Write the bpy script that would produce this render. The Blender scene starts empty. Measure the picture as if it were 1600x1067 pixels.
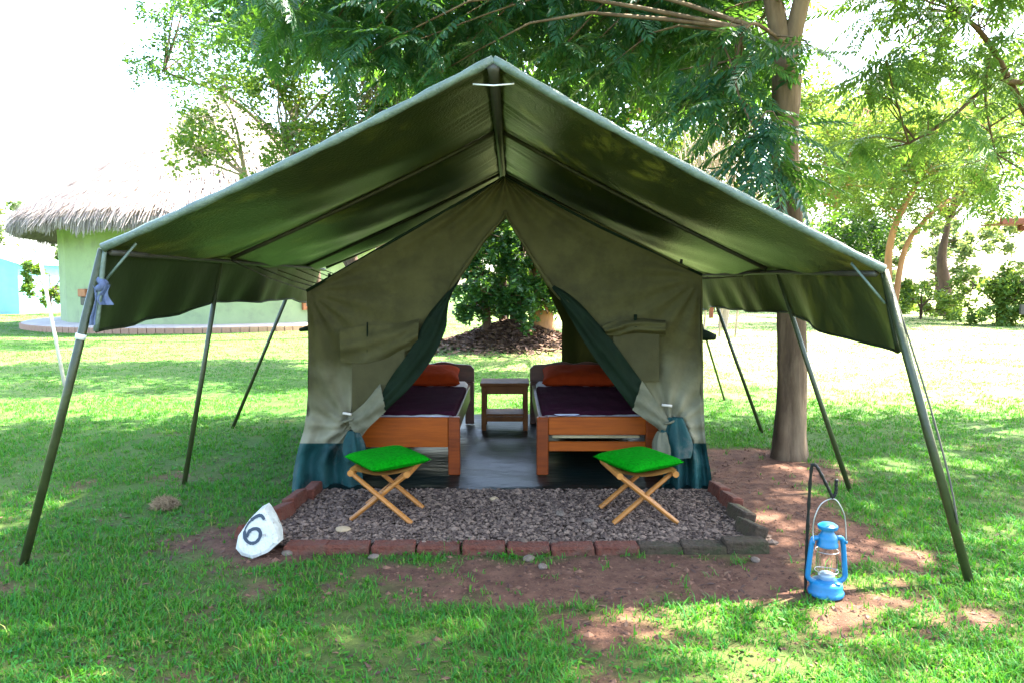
import bpy, math, random
import numpy as np
from mathutils import Vector, Matrix, Euler
R = math.radians
random.seed(7)
rng = np.random.default_rng(11)
C = bpy.context.scene.collection
sc = bpy.context.scene

# ------------------------------------------------------------------ camera, sky, sun, exposure
CAM_H, F, PITCH = 1.40, 1150.0, math.atan(88.5 / 1150.0)
cam = bpy.data.objects.new('camera', bpy.data.cameras.new('camera')); C.objects.link(cam)
cam.location = (0, 0, CAM_H); cam.rotation_euler = (math.pi / 2 - PITCH, 0, 0)
cam.data.sensor_width = 36; cam.data.lens = F / 1600 * 36; cam.data.clip_end = 2000; cam.data.clip_start = .05
sc.camera = cam
SUN_EL, SUN_AZ = R(58), R(60)          # azimuth from +Y (view direction) towards +X
world = bpy.data.worlds.new('World'); sc.world = world; world.use_nodes = True
wn = world.node_tree.nodes; wl = world.node_tree.links
sky = wn.new('ShaderNodeTexSky'); sky.sky_type = 'NISHITA'; sky.sun_disc = False
sky.sun_elevation = SUN_EL; sky.sun_rotation = SUN_AZ; sky.dust_density = 3.0
wl.new(sky.outputs[0], wn['Background'].inputs[0]); wn['Background'].inputs[1].default_value = .15
sun = bpy.data.objects.new('sun', bpy.data.lights.new('sun', 'SUN')); C.objects.link(sun)
sun.data.energy = 5.0; sun.data.angle = R(.5); sun.data.color = (1, .95, .84)
to_sun = Vector((math.sin(SUN_AZ) * math.cos(SUN_EL), math.cos(SUN_AZ) * math.cos(SUN_EL), math.sin(SUN_EL)))
sun.rotation_euler = to_sun.to_track_quat('Z', 'Y').to_euler(); sun.location = (8, 5, 20)
vs = sc.view_settings; vs.view_transform = 'Standard'; vs.look = 'None'; vs.gamma = 1; vs.use_curve_mapping = False
vs.exposure = 3.5
sc.cycles.max_bounces = 6; sc.cycles.diffuse_bounces = 3; sc.cycles.glossy_bounces = 3; sc.cycles.transparent_max_bounces = 6

# ------------------------------------------------------------------ helpers
def at(px, py, Y):
    """point at depth Y metres on the line of sight of a photograph pixel"""
    u, v = (px - 800) / F, (533.5 - py) / F
    d = np.array([u, math.cos(PITCH) + v * math.sin(PITCH), -math.sin(PITCH) + v * math.cos(PITCH)])
    d *= Y / d[1]
    return np.array([d[0], d[1], d[2] + CAM_H])
def proj(P):
    P = np.asarray(P) - np.array([0, 0, CAM_H]); c, s = math.cos(PITCH), math.sin(PITCH)
    z = P[:, 1] * c - P[:, 2] * s; y = P[:, 1] * s + P[:, 2] * c
    z = np.where(z < .05, .05, z)
    return 800 + F * P[:, 0] / z, 533.5 - F * y / z, z
def hsh(ix, iy, s): 
    n = np.sin(ix * 127.1 + iy * 311.7 + s * 74.7) * 43758.5453
    return n - np.floor(n)
def vnoise(x, y, s=0):
    ix, iy = np.floor(x), np.floor(y); fx, fy = x - ix, y - iy
    fx = fx * fx * (3 - 2 * fx); fy = fy * fy * (3 - 2 * fy)
    return ((hsh(ix, iy, s) * (1 - fx) + hsh(ix + 1, iy, s) * fx) * (1 - fy) +
            (hsh(ix, iy + 1, s) * (1 - fx) + hsh(ix + 1, iy + 1, s) * fx) * fy)
def fbm(x, y, s=0, o=4):
    t, a = 0, .5
    for k in range(o):
        t = t + a * vnoise(x * 2 ** k, y * 2 ** k, s + k); a *= .5
    return t / (1 - .5 ** o)
OFF = {}
def np_mesh(name, V, Fc, mats, smooth=True, mi=None):
    V = np.asarray(V, dtype=np.float32); Fc = np.asarray(Fc, dtype=np.int32)
    me = bpy.data.meshes.new(name); n, k = Fc.shape
    me.vertices.add(len(V)); me.vertices.foreach_set('co', V.ravel())
    me.loops.add(n * k); me.loops.foreach_set('vertex_index', Fc.ravel())
    me.polygons.add(n); me.polygons.foreach_set('loop_start', np.arange(0, n * k, k, dtype=np.int32))
    me.polygons.foreach_set('use_smooth', np.full(n, smooth))
    for m in (mats if isinstance(mats, (list, tuple)) else [mats]): me.materials.append(m)
    if mi is not None: me.polygons.foreach_set('material_index', np.asarray(mi, dtype=np.int32))
    me.update(calc_edges=True); me.validate()
    return me
def link(name, me, parent=None, loc=(0, 0, 0), rot=(0, 0, 0), kind=None):
    o = bpy.data.objects.new(name, me); C.objects.link(o)
    o.location = loc; o.rotation_euler = rot
    if parent: o.parent = parent; OFF[o.name] = OFF.get(parent.name, Vector())
    if kind: o['kind'] = kind
    return o
def tag(o, label, cat, group=None, kind=None):
    o['label'] = label; o['category'] = cat
    if group: o['group'] = group
    if kind: o['kind'] = kind
    return o
def thing(name, loc, label, cat, group=None):
    o = bpy.data.objects.new(name, None); C.objects.link(o); o.location = loc; o.empty_display_size = .1
    OFF[o.name] = Vector(loc)
    return tag(o, label, cat, group)
class MB:
    def __init__(s): s.v, s.f, s.n = [], [], 0
    def add(s, V, Fc):
        V = [tuple(p) for p in V]; s.v += V; s.f += [tuple(i + s.n for i in f) for f in Fc]; s.n += len(V); return s
    def box(s, lo, hi, rz=0, c=None, bev=0, M=None):
        lo, hi = np.array(lo, float), np.array(hi, float)
        b = min(bev, *((hi - lo) / 2.2)) if bev else 0
        if b:   # bevelled box: three rings of inset faces
            V, Fc = [], []
            for sx in (0, 1):
                for sy in (0, 1):
                    for sz in (0, 1):
                        p = np.where([sx, sy, sz], hi, lo); d = np.where([sx, sy, sz], -b, b)
                        for ax in range(3):
                            q = p + d; q[ax] = p[ax]; V.append(q)
            idx = lambda a, b_, c_, ax: (a * 4 + b_ * 2 + c_) * 3 + ax
            for sx in (0, 1): Fc.append([idx(sx, 0, 0, 0), idx(sx, 1, 0, 0), idx(sx, 1, 1, 0), idx(sx, 0, 1, 0)])
            for sy in (0, 1): Fc.append([idx(0, sy, 0, 1), idx(1, sy, 0, 1), idx(1, sy, 1, 1), idx(0, sy, 1, 1)])
            for sz in (0, 1): Fc.append([idx(0, 0, sz, 2), idx(1, 0, sz, 2), idx(1, 1, sz, 2), idx(0, 1, sz, 2)])
            for p in (0, 1):
                for q in (0, 1):
                    Fc.append([idx(p, q, 0, 0), idx(p, q, 1, 0), idx(p, q, 1, 1), idx(p, q, 0, 1)])
                    Fc.append([idx(p, 0, q, 0), idx(p, 1, q, 0), idx(p, 1, q, 2), idx(p, 0, q, 2)])
                    Fc.append([idx(0, p, q, 1), idx(1, p, q, 1), idx(1, p, q, 2), idx(0, p, q, 2)])
                    for r in (0, 1): pass
            for a in (0, 1):
                for b_ in (0, 1):
                    for c_ in (0, 1): Fc.append([idx(a, b_, c_, 0), idx(a, b_, c_, 1), idx(a, b_, c_, 2)])
        else:
            V = [(x, y, z) for x in (lo[0], hi[0]) for y in (lo[1], hi[1]) for z in (lo[2], hi[2])]
            Fc = [(0, 1, 3, 2), (4, 6, 7, 5), (0, 4, 5, 1), (2, 3, 7, 6), (0, 2, 6, 4), (1, 5, 7, 3)]
        if rz or M is not None:
            V = xf(V, rz, c if c is not None else (lo + hi) / 2, M)
        return s.add(V, Fc)
    def tube(s, path, rad, n=8, cap=True, sq=1.0):
        P = [np.array(p, float) for p in path]; m = len(P)
        rad = [rad] * m if np.isscalar(rad) else rad
        V, Fc = [], []; prev = None
        for i in range(m):
            t = P[min(i + 1, m - 1)] - P[max(i - 1, 0)]; t /= (np.linalg.norm(t) + 1e-9)
            a = prev - t * np.dot(prev, t) if prev is not None else np.cross(t, (0, 0, 1) if abs(t[2]) < .9 else (1, 0, 0))
            a /= np.linalg.norm(a) + 1e-9; prev = a; b = np.cross(t, a)
            for k in range(n):
                g = 2 * math.pi * k / n; V.append(P[i] + rad[i] * (a * math.cos(g) + b * math.sin(g) * sq))
        for i in range(m - 1):
            for k in range(n): Fc.append((i * n + k, i * n + (k + 1) % n, (i + 1) * n + (k + 1) % n, (i + 1) * n + k))
        if cap: Fc += [tuple(range(n))[::-1], tuple((m - 1) * n + k for k in range(n))]
        return s.add(V, Fc)
    def lathe(s, prof, c, n=24, cap=True):
        V = [(c[0] + r * math.cos(2 * math.pi * k / n), c[1] + r * math.sin(2 * math.pi * k / n), c[2] + z) for r, z in prof for k in range(n)]
        Fc = [(i * n + k, i * n + (k + 1) % n, (i + 1) * n + (k + 1) % n, (i + 1) * n + k) for i in range(len(prof) - 1) for k in range(n)]
        if cap: Fc += [tuple(range(n))[::-1], tuple((len(prof) - 1) * n + k for k in range(n))]
        return s.add(V, Fc)
    def grid(s, fn, nu, nv):
        V = [fn(i / nu, j / nv) for i in range(nu + 1) for j in range(nv + 1)]
        w = nv + 1
        return s.add(V, [(i * w + j, (i + 1) * w + j, (i + 1) * w + j + 1, i * w + j + 1) for i in range(nu) for j in range(nv)])
    def build(s, name, m, parent=None, smooth=True, kind=None, autos=None):
        o = Vector(OFF.get(parent.name, (0, 0, 0))) if parent else Vector()
        me = bpy.data.meshes.new(name)
        me.from_pydata([tuple(Vector(v) - o) for v in s.v], [], s.f); me.materials.append(m)
        for p in me.polygons: p.use_smooth = smooth
        me.update()
        import bmesh
        bm = bmesh.new(); bm.from_mesh(me); bmesh.ops.recalc_face_normals(bm, faces=bm.faces); 
        if smooth and autos:
            for e in bm.edges:
                if len(e.link_faces) == 2 and e.calc_face_angle(0) > R(autos): e.smooth = False
        bm.to_mesh(me); bm.free()
        return link(name, me, parent, kind=kind)
def xf(V, rz=0, c=(0, 0, 0), M=None):
    c = Vector(c); m = Matrix.Rotation(rz, 3, 'Z') if M is None else M
    return [tuple(m @ (Vector(v) - c) + c) for v in V]
def curve_pts(keys, n):
    """Catmull-Rom through the keys"""
    K = [np.array(k, float) for k in keys]; K = [2 * K[0] - K[1]] + K + [2 * K[-1] - K[-2]]; out = []
    seg = len(K) - 3
    for i in range(n + 1):
        t = i / n * seg; k = min(int(t), seg - 1); t -= k
        a, b, c, d = K[k:k + 4]
        out.append(.5 * (2 * b + (c - a) * t + (2 * a - 5 * b + 4 * c - d) * t * t + (3 * b - a - 3 * c + d) * t ** 3))
    return out

# ------------------------------------------------------------------ materials
def nd(nt, t, **kw):
    n = nt.nodes.new(t)
    for k, v in kw.items(): setattr(n, k, v)
    return n
def mk(name, a, b=None, scale=6, rough=.8, bump=0, bscale=40, trans=0, tcol=None, spec=.3, metal=0, island=0, dirt=None, stretch=None, sheen=0, detail=5, bounce_fade=None):
    m = bpy.data.materials.new(name); m.use_nodes = True; nt = m.node_tree; L = nt.links
    p = nt.nodes['Principled BSDF']; out = nt.nodes['Material Output']
    p.inputs['Roughness'].default_value = rough; p.inputs['Specular IOR Level'].default_value = spec; p.inputs['Metallic'].default_value = metal
    if sheen: p.inputs['Sheen Weight'].default_value = sheen
    b = b or tuple(x * .7 for x in a)
    co = nd(nt, 'ShaderNodeTexCoord'); mp = nd(nt, 'ShaderNodeMapping'); L.new(co.outputs['Object'], mp.inputs[0])
    if stretch: mp.inputs['Scale'].default_value = stretch
    nz = nd(nt, 'ShaderNodeTexNoise'); nz.inputs['Scale'].default_value = scale; nz.inputs['Detail'].default_value = detail; nz.inputs['Roughness'].default_value = .65
    L.new(mp.outputs[0], nz.inputs[0])
    rp = nd(nt, 'ShaderNodeValToRGB'); rp.color_ramp.elements[0].position = .32; rp.color_ramp.elements[1].position = .68
    rp.color_ramp.elements[0].color = (*b, 1); rp.color_ramp.elements[1].color = (*a, 1)
    col = rp.outputs[0]
    if island:
        ge = nd(nt, 'ShaderNodeNewGeometry'); mx = nd(nt, 'ShaderNodeMath', operation='MULTIPLY_ADD')
        L.new(ge.outputs['Random Per Island'], mx.inputs[0]); mx.inputs[1].default_value = island; 
        ad = nd(nt, 'ShaderNodeMath', operation='MULTIPLY_ADD'); L.new(nz.outputs[0], ad.inputs[0]); ad.inputs[1].default_value = 1 - island * .6; ad.inputs[2].default_value = -.2 * island
        L.new(ad.outputs[0], mx.inputs[2]); L.new(mx.outputs[0], rp.inputs[0])
        rp.color_ramp.elements[0].position = .2; rp.color_ramp.elements[1].position = .8
    else: L.new(nz.outputs[0], rp.inputs[0])
    if dirt:   # (colour, scale, lo, hi)
        n2 = nd(nt, 'ShaderNodeTexNoise'); n2.inputs['Scale'].default_value = dirt[1]; n2.inputs['Detail'].default_value = 8; n2.inputs['Roughness'].default_value = .7
        L.new(mp.outputs[0], n2.inputs[0]); mr = nd(nt, 'ShaderNodeMapRange'); mr.inputs[1].default_value = dirt[2]; mr.inputs[2].default_value = dirt[3]
        L.new(n2.outputs[0], mr.inputs[0]); mc = nd(nt, 'ShaderNodeMixRGB'); L.new(mr.outputs[0], mc.inputs[0]); L.new(col, mc.inputs[1]); mc.inputs[2].default_value = (*dirt[0], 1); col = mc.outputs[0]
    if bounce_fade:   # ground-bounce light painted as paler lower cloth, besides some fading: (colour, z full, z none)
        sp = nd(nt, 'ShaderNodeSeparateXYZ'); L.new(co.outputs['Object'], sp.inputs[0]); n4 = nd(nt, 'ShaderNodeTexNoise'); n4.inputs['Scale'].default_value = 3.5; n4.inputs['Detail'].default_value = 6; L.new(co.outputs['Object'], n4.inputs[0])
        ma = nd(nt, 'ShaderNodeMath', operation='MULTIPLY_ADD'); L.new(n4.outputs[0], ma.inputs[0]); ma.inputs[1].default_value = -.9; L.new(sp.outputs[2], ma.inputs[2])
        mr2 = nd(nt, 'ShaderNodeMapRange', interpolation_type='SMOOTHSTEP'); mr2.inputs[1].default_value = bounce_fade[1] - .45; mr2.inputs[2].default_value = bounce_fade[2] - .45; mr2.inputs[3].default_value = 1; mr2.inputs[4].default_value = 0
        L.new(ma.outputs[0], mr2.inputs[0]); mb_ = nd(nt, 'ShaderNodeMixRGB'); L.new(mr2.outputs[0], mb_.inputs[0]); L.new(col, mb_.inputs[1]); mb_.inputs[2].default_value = (*bounce_fade[0], 1); col = mb_.outputs[0]
    L.new(col, p.inputs['Base Color'])
    if bump:
        n3 = nd(nt, 'ShaderNodeTexNoise'); n3.inputs['Scale'].default_value = bscale; n3.inputs['Detail'].default_value = 6; L.new(mp.outputs[0], n3.inputs[0])
        bp = nd(nt, 'ShaderNodeBump'); bp.inputs['Strength'].default_value = bump; bp.inputs['Distance'].default_value = .02; L.new(n3.outputs[0], bp.inputs['Height']); L.new(bp.outputs[0], p.inputs['Normal'])
    if trans:
        tr = nd(nt, 'ShaderNodeBsdfTranslucent'); ms = nd(nt, 'ShaderNodeMixShader'); ms.inputs[0].default_value = trans
        if tcol:
            mc = nd(nt, 'ShaderNodeMixRGB', blend_type='MIX'); mc.inputs[0].default_value = .75; L.new(col, mc.inputs[1]); mc.inputs[2].default_value = (*tcol, 1); L.new(mc.outputs[0], tr.inputs[0])
        else: L.new(col, tr.inputs[0])
        L.new(p.outputs[0], ms.inputs[1]); L.new(tr.outputs[0], ms.inputs[2]); L.new(ms.outputs[0], out.inputs[0])
    return m
M = dict(
    fly=mk('fly_canvas', (.017, .025, .006), (.010, .016, .004), 3, .40, .25, 70, .06, (.05, .062, .006), .4, dirt=((.026, .025, .013), 4, .56, .8)),
    hem=mk('hem_canvas', (.12, .16, .125), (.07, .10, .08), 12, .45, .3, 60, spec=.5),
    valance=mk('valance_canvas', (.014, .022, .008), (.009, .014, .005), 4, .45, .2, 10, .05, (.06, .08, .01), .3),
    gable=mk('gable_canvas', (.072, .064, .024), (.048, .043, .016), 4, .85, .4, 14, .04, (.2, .2, .04), .1, dirt=((.034, .030, .014), 5, .48, .76), bounce_fade=((.205, .19, .125), .22, 1.0)),
    gablelow=mk('bleached_canvas', (.16, .15, .098), (.10, .096, .06), 5, .9, .35, 20, .06, (.3, .3, .2), .1, dirt=((.06, .052, .032), 5, .52, .8)),
    band=mk('dark_green_canvas', (.006, .014, .006), (.004, .009, .004), 5, .75, .3, 30, spec=.1),
    teal=mk('teal_canvas', (.007, .050, .045), (.005, .028, .027), 6, .7, .5, 22, spec=.2, dirt=((.12, .10, .08), 4, .56, .80)),
    screen=mk('mesh_screen', (.065, .058, .026), (.05, .044, .02), 8, .9, .3, 200, .1, spec=.1),
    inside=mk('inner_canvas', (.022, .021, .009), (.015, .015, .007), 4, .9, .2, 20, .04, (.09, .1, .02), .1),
    pole=mk('painted_pole', (.036, .047, .014), (.021, .028, .009), 9, .4, .15, 60, spec=.45, dirt=((.08, .052, .028), 20, .58, .75)),
    darkpole=mk('dark_steel_bar', (.05, .045, .035), (.03, .03, .022), 10, .5, .1, 60, spec=.4),
    cord=mk('cord', (.10, .09, .07), rough=.9), white_cord=mk('white_cord', (.75, .75, .72), rough=.8),
    rag=mk('blue_rag', (.14, .18, .28), (.08, .10, .18), 20, .9, .2, 60, .15),
    mat=mk('floor_tarp', (.004, .011, .009), (.003, .007, .006), 3, .36, .4, 6, spec=.2, stretch=(1, 2.4, 1), dirt=((.013, .011, .009), 4, .6, .85)),
    wood=mk('orange_wood', (.19, .036, .004), (.11, .02, .003), 5, .45, .1, 30, spec=.2, stretch=(1, 1, 8)),
    woodx=mk('orange_wood_rail', (.30, .064, .003), (.19, .036, .002), 5, .45, .1, 30, spec=.2, stretch=(.6, 6, 8)),
    darkwood=mk('dark_wood', (.13, .045, .025), (.07, .025, .015), 6, .45, .1, 30, spec=.4, stretch=(1, 1, 6)),
    stand=mk('stand_wood', (.20, .075, .022), (.10, .037, .012), 6, .55, .1, 30, spec=.12),
    blanket=mk('purple_blanket', (.060, .014, .028), (.040, .009, .019), 14, .95, .6, 90, spec=.02),
    sheet=mk('white_sheet', (.55, .55, .58), (.45, .45, .5), 8, .9, .3, 14),
    orange=mk('orange_pillow', (.34, .040, .007), (.24, .026, .005), 9, .9, .4, 30, spec=.05),
    slat=mk('mattress_edge', (.55, .46, .28), (.40, .32, .18), 9, .8),
    green=mk('green_cushion', (.003, .30, .006), (.0015, .15, .003), 60, .95, 1.0, 170, spec=.03),
    stool=mk('stool_wood', (.38, .155, .032), (.25, .095, .02), 8, .5, .15, 50, spec=.25, dirt=((.15, .07, .028), 14, .56, .75)),
    brick=mk('red_brick', (.15, .040, .020), (.08, .022, .012), 9, .95, .9, 45, dirt=((.065, .042, .028), 5, .42, .66)),
    mossbrick=mk('mossy_brick', (.06, .036, .02), (.035, .024, .014), 8, .95, .9, 45, dirt=((.03, .036, .012), 6, .45, .65)),
    gravel=mk('gravel', (.18, .120, .083), (.065, .041, .030), 20, .9, .4, 60, island=.9),
    crumb=mk('soil_crumb', (.15, .075, .045), (.045, .022, .015), 20, .95, island=.9),
    pebble=mk('pebble', (.16, .12, .09), (.10, .07, .05), 20, .9, .4, 60),
    rock=mk('whitewashed_rock', (.52, .53, .48), (.38, .38, .33), 12, .85, 1.0, 22, dirt=((.15, .09, .06), 11, .54, .65)),
    black=mk('black_paint', (.02, .03, .045), (.03, .045, .06), 20, .6),
    straw=mk('dry_straw', (.36, .26, .15), (.22, .15, .085), 10, .9, island=.7, trans=.2),
    iron=mk('black_iron', (.004, .004, .0045), (.009, .009, .009), 30, .4, .2, 80, spec=.3),
    lantern=mk('blue_enamel', (.006, .145, .30), (.004, .10, .22), 8, .38, .05, 40, spec=.4, dirt=((.02, .028, .034), 16, .57, .72)),
    wire=mk('steel_wire', (.45, .45, .45), rough=.35, metal=.9, spec=.5),
    brass=mk('burner_metal', (.45, .55, .6), (.3, .4, .5), 20, .35, metal=.6),
    bark=mk('bark', (.135, .085, .045), (.055, .033, .018), 7, .95, 1.0, 14, stretch=(1, 1, .22), dirt=((.20, .14, .085), 3, .46, .74)),
    obark=mk('orange_bark', (.34, .17, .07), (.20, .10, .045), 7, .95, .8, 14, stretch=(1, 1, .3)),
    dbark=mk('dark_bark', (.10, .06, .04), (.05, .032, .022), 7, .95, 1.0, 14, stretch=(1, 1, .3)),
    frond=mk('pinnate_leaf', (.022, .092, .044), (.008, .048, .034), 2, .4, island=.6, trans=.4, tcol=(.12, .27, .01), spec=.4),
    frond2=mk('bright_pinnate_leaf', (.065, .145, .04), (.03, .09, .03), 2, .42, island=.6, trans=.42, tcol=(.17, .30, .02), spec=.4),
    leafd=mk('dark_leaf', (.024, .085, .024), (.009, .042, .02), 1.2, .45, island=.7, trans=.42, tcol=(.13, .27, .01), spec=.35),
    leafm=mk('mid_leaf', (.11, .185, .028), (.032, .10, .025), 1.2, .5, island=.8, trans=.45, tcol=(.20, .29, .015), spec=.3),
    leafp=mk('pale_leaf', (.10, .17, .03), (.045, .11, .022), .8, .55, island=.7, trans=.45, tcol=(.22, .31, .03), spec=.25),
    leaff=mk('far_leaf', (.12, .165, .055), (.06, .11, .045), .4, .6, island=.7, trans=.4, tcol=(.22, .27, .06), spec=.2),
    grass=mk('grass_blade', (.060, .205, .008), (.016, .135, .020), .9, .5, island=.75, trans=.4, tcol=(.08, .27, .008), spec=.2),
    litter=mk('leaf_litter', (.13, .075, .045), (.05, .027, .02), 5, .9, island=.9),
    hutwall=mk('hut_plaster', (.29, .35, .19), (.24, .30, .165), 1.2, .95, .15, 30, dirt=((.19, .205, .135), 1.5, .50, .78)),
    concrete=mk('concrete', (.42, .38, .35), (.32, .29, .27), 2, .95, .3, 25),
    palebrick=mk('faded_brick', (.36, .22, .15), (.26, .15, .10), 3, .95, .4, 25, dirt=((.32, .28, .24), 2, .5, .75)),
    thatch=mk('thatch', (.30, .25, .22), (.15, .12, .115), 3, .95, island=.8),
    thatchin=mk('thatch_core', (.20, .16, .12), (.12, .09, .07), 4, .95, .8, 20),
    frame=mk('brown_window_frame', (.36, .13, .05), (.26, .09, .035), 6, .5),
    paleblue=mk('pale_blue_canvas', (.26, .46, .54), (.21, .40, .48), 2, .8, .2, 8, .2),
    palepole=mk('pale_stick', (.55, .50, .42), (.42, .37, .30), 10, .8, .3, 30),
    rust=mk('rust_red_wood', (.17, .05, .025), (.10, .03, .018), 6, .7, .2, 20),
    vine=mk('dry_vine', (.36, .28, .19), (.24, .18, .12), 10, .9),
)
e_ = [n for n in M['grass'].node_tree.nodes if n.type == 'VALTORGB'][0].color_ramp
e_.elements[1].position = .76; d_ = e_.elements.new(.93); d_.color = (.24, .20, .06, 1)
gl = bpy.data.materials.new('glass'); gl.use_nodes = True; gp = gl.node_tree.nodes['Principled BSDF']
gp.inputs['Transmission Weight'].default_value = 1; gp.inputs['Roughness'].default_value = .03; gp.inputs['IOR'].default_value = 1.12; gp.inputs['Base Color'].default_value = (.96, .98, .98, 1)
M['glass'] = gl
wgl = mk('window_glass', (.05, .07, .08), (.03, .045, .05), 3, .08, spec=.6); M['wglass'] = wgl

# ------------------------------------------------------------------ ground
def dirt_mask(x, y):
    n = fbm(x * 1.7, y * 1.7, 3) - .5; n2 = fbm(x * 6, y * 6, 9) - .5
    def ell(cx, cy, rx, ry): return 1 - np.sqrt(((x - cx) / rx) ** 2 + ((y - cy) / ry) ** 2)
    d = np.maximum.reduce([ell(.15, 3.45, 1.7, .40), ell(1.72, 4.7, .42, 1.3), ell(2.05, 5.7, .6, .6), .7 * ell(1.6, 3.8, .7, .7), ell(-1.35, 3.85, .5, .35), .3 * ell(2.3, 3.2, 1.5, .9) - .10, .3 * ell(-.4, 3.0, 1.6, .5) - .12])
    g = .20 * (fbm(x * .9, y * .9, 21) - .62) * 4 - .14 - .06 * np.clip(y - 5, 0, 20)
    return np.clip((np.maximum(d, g) + n * 1.1 + n2 * .9) * 2.0 + .22, 0, 1)
def hgt(x, y):
    m = .55 * np.exp(-(((x - .0) / 1.25) ** 2 + ((y - 16.6) / 1.0) ** 2))
    return .02 * (fbm(x * 1.3, y * 1.3, 5) - .5) * np.clip((np.hypot(x, y) - 1) / 3, 0.3, 1) + m
def axis(lo, hi, fine, flo, fhi, gr):
    a = list(np.arange(flo, fhi + fine, fine)); s = fine
    while a[-1] < hi: s *= gr; a.append(a[-1] + s)
    s = fine
    while a[0] > lo: s *= gr; a.insert(0, a[0] - s)
    return np.array(a)
xs = axis(-400, 400, .07, -6, 6, 1.10); ys = axis(-60, 600, .06, 1.5, 11, 1.06)
X, Y = np.meshgrid(xs, ys, indexing='ij'); Zg = hgt(X, Y)
nx, ny = len(xs), len(ys); ii = np.arange(nx * ny).reshape(nx, ny)
Fg = np.stack([ii[:-1, :-1], ii[1:, :-1], ii[1:, 1:], ii[:-1, 1:]], -1).reshape(-1, 4)
def ground_material():
    m = bpy.data.materials.new('ground'); m.use_nodes = True; nt = m.node_tree; L = nt.links; p = nt.nodes['Principled BSDF']
    p.inputs['Roughness'].default_value = .95; p.inputs['Specular IOR Level'].default_value = .15
    at_ = nd(nt, 'ShaderNodeAttribute', attribute_name='dirt'); co = nd(nt, 'ShaderNodeTexCoord')
    def noise(s, d=6):
        n = nd(nt, 'ShaderNodeTexNoise'); n.inputs['Scale'].default_value = s; n.inputs['Detail'].default_value = d; n.inputs['Roughness'].default_value = .7; L.new(co.outputs['Object'], n.inputs[0]); return n.outputs[0]
    def ramp(src, a, b, lo=.3, hi=.7):
        r = nd(nt, 'ShaderNodeValToRGB'); r.color_ramp.elements[0].position = lo; r.color_ramp.elements[1].position = hi
        r.color_ramp.elements[0].color = (*a, 1); r.color_ramp.elements[1].color = (*b, 1); L.new(src, r.inputs[0]); return r.outputs[0]
    soil = ramp(noise(9), (.050, .022, .014), (.145, .074, .046)); turf = ramp(noise(3.5, 9), (.012, .062, .006), (.036, .125, .010))
    dry = ramp(noise(.5), (.25, .25, .25), (1, 1, 1), .3, .6); ad_ = nd(nt, 'ShaderNodeAttribute', attribute_name='dry'); dm = nd(nt, 'ShaderNodeMath', operation='MULTIPLY'); L.new(dry, dm.inputs[0]); L.new(ad_.outputs['Fac'], dm.inputs[1]); mx0 = nd(nt, 'ShaderNodeMixRGB'); L.new(dm.outputs[0], mx0.inputs[0]); L.new(turf, mx0.inputs[1]); mx0.inputs[2].default_value = (.24, .24, .10, 1)  # mixes turf towards a pale colour that carries sunlight on the open lawn
    mx = nd(nt, 'ShaderNodeMixRGB'); L.new(at_.outputs['Fac'], mx.inputs[0]); L.new(mx0.outputs[0], mx.inputs[1]); L.new(soil, mx.inputs[2]); L.new(mx.outputs[0], p.inputs[0])
    bp = nd(nt, 'ShaderNodeBump'); bp.inputs['Strength'].default_value = .7; bp.inputs['Distance'].default_value = .03; L.new(noise(35), bp.inputs['Height']); L.new(bp.outputs[0], p.inputs['Normal'])
    return m
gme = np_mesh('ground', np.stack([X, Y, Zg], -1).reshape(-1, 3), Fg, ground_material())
mound_d = np.exp(-(((X) / 1.4) ** 2 + ((Y - 16.3) / 1.2) ** 2)) * 1.6
da = gme.attributes.new('dirt', 'FLOAT', 'POINT'); da.data.foreach_set('value', np.clip(np.maximum(np.maximum(dirt_mask(X, Y), mound_d), .38 * np.clip(1.5 - np.abs(Y) / 6, 0, 1)), 0, 1).ravel().astype(np.float32))
dr = gme.attributes.new('dry', 'FLOAT', 'POINT'); dr.data.foreach_set('value', (np.clip((np.hypot(X - .5, Y - 4) - 3.5) / 6, .05, 1) * (.3 + .7 * np.clip((X + 2) / 5, 0, 1))).ravel().astype(np.float32))   # open lawn painted paler for strong sunlight, besides being a little drier
ground = link('ground', gme, kind='structure'); 
def gz(x, y): return float(hgt(np.array([x], float), np.array([y], float))[0])

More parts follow.
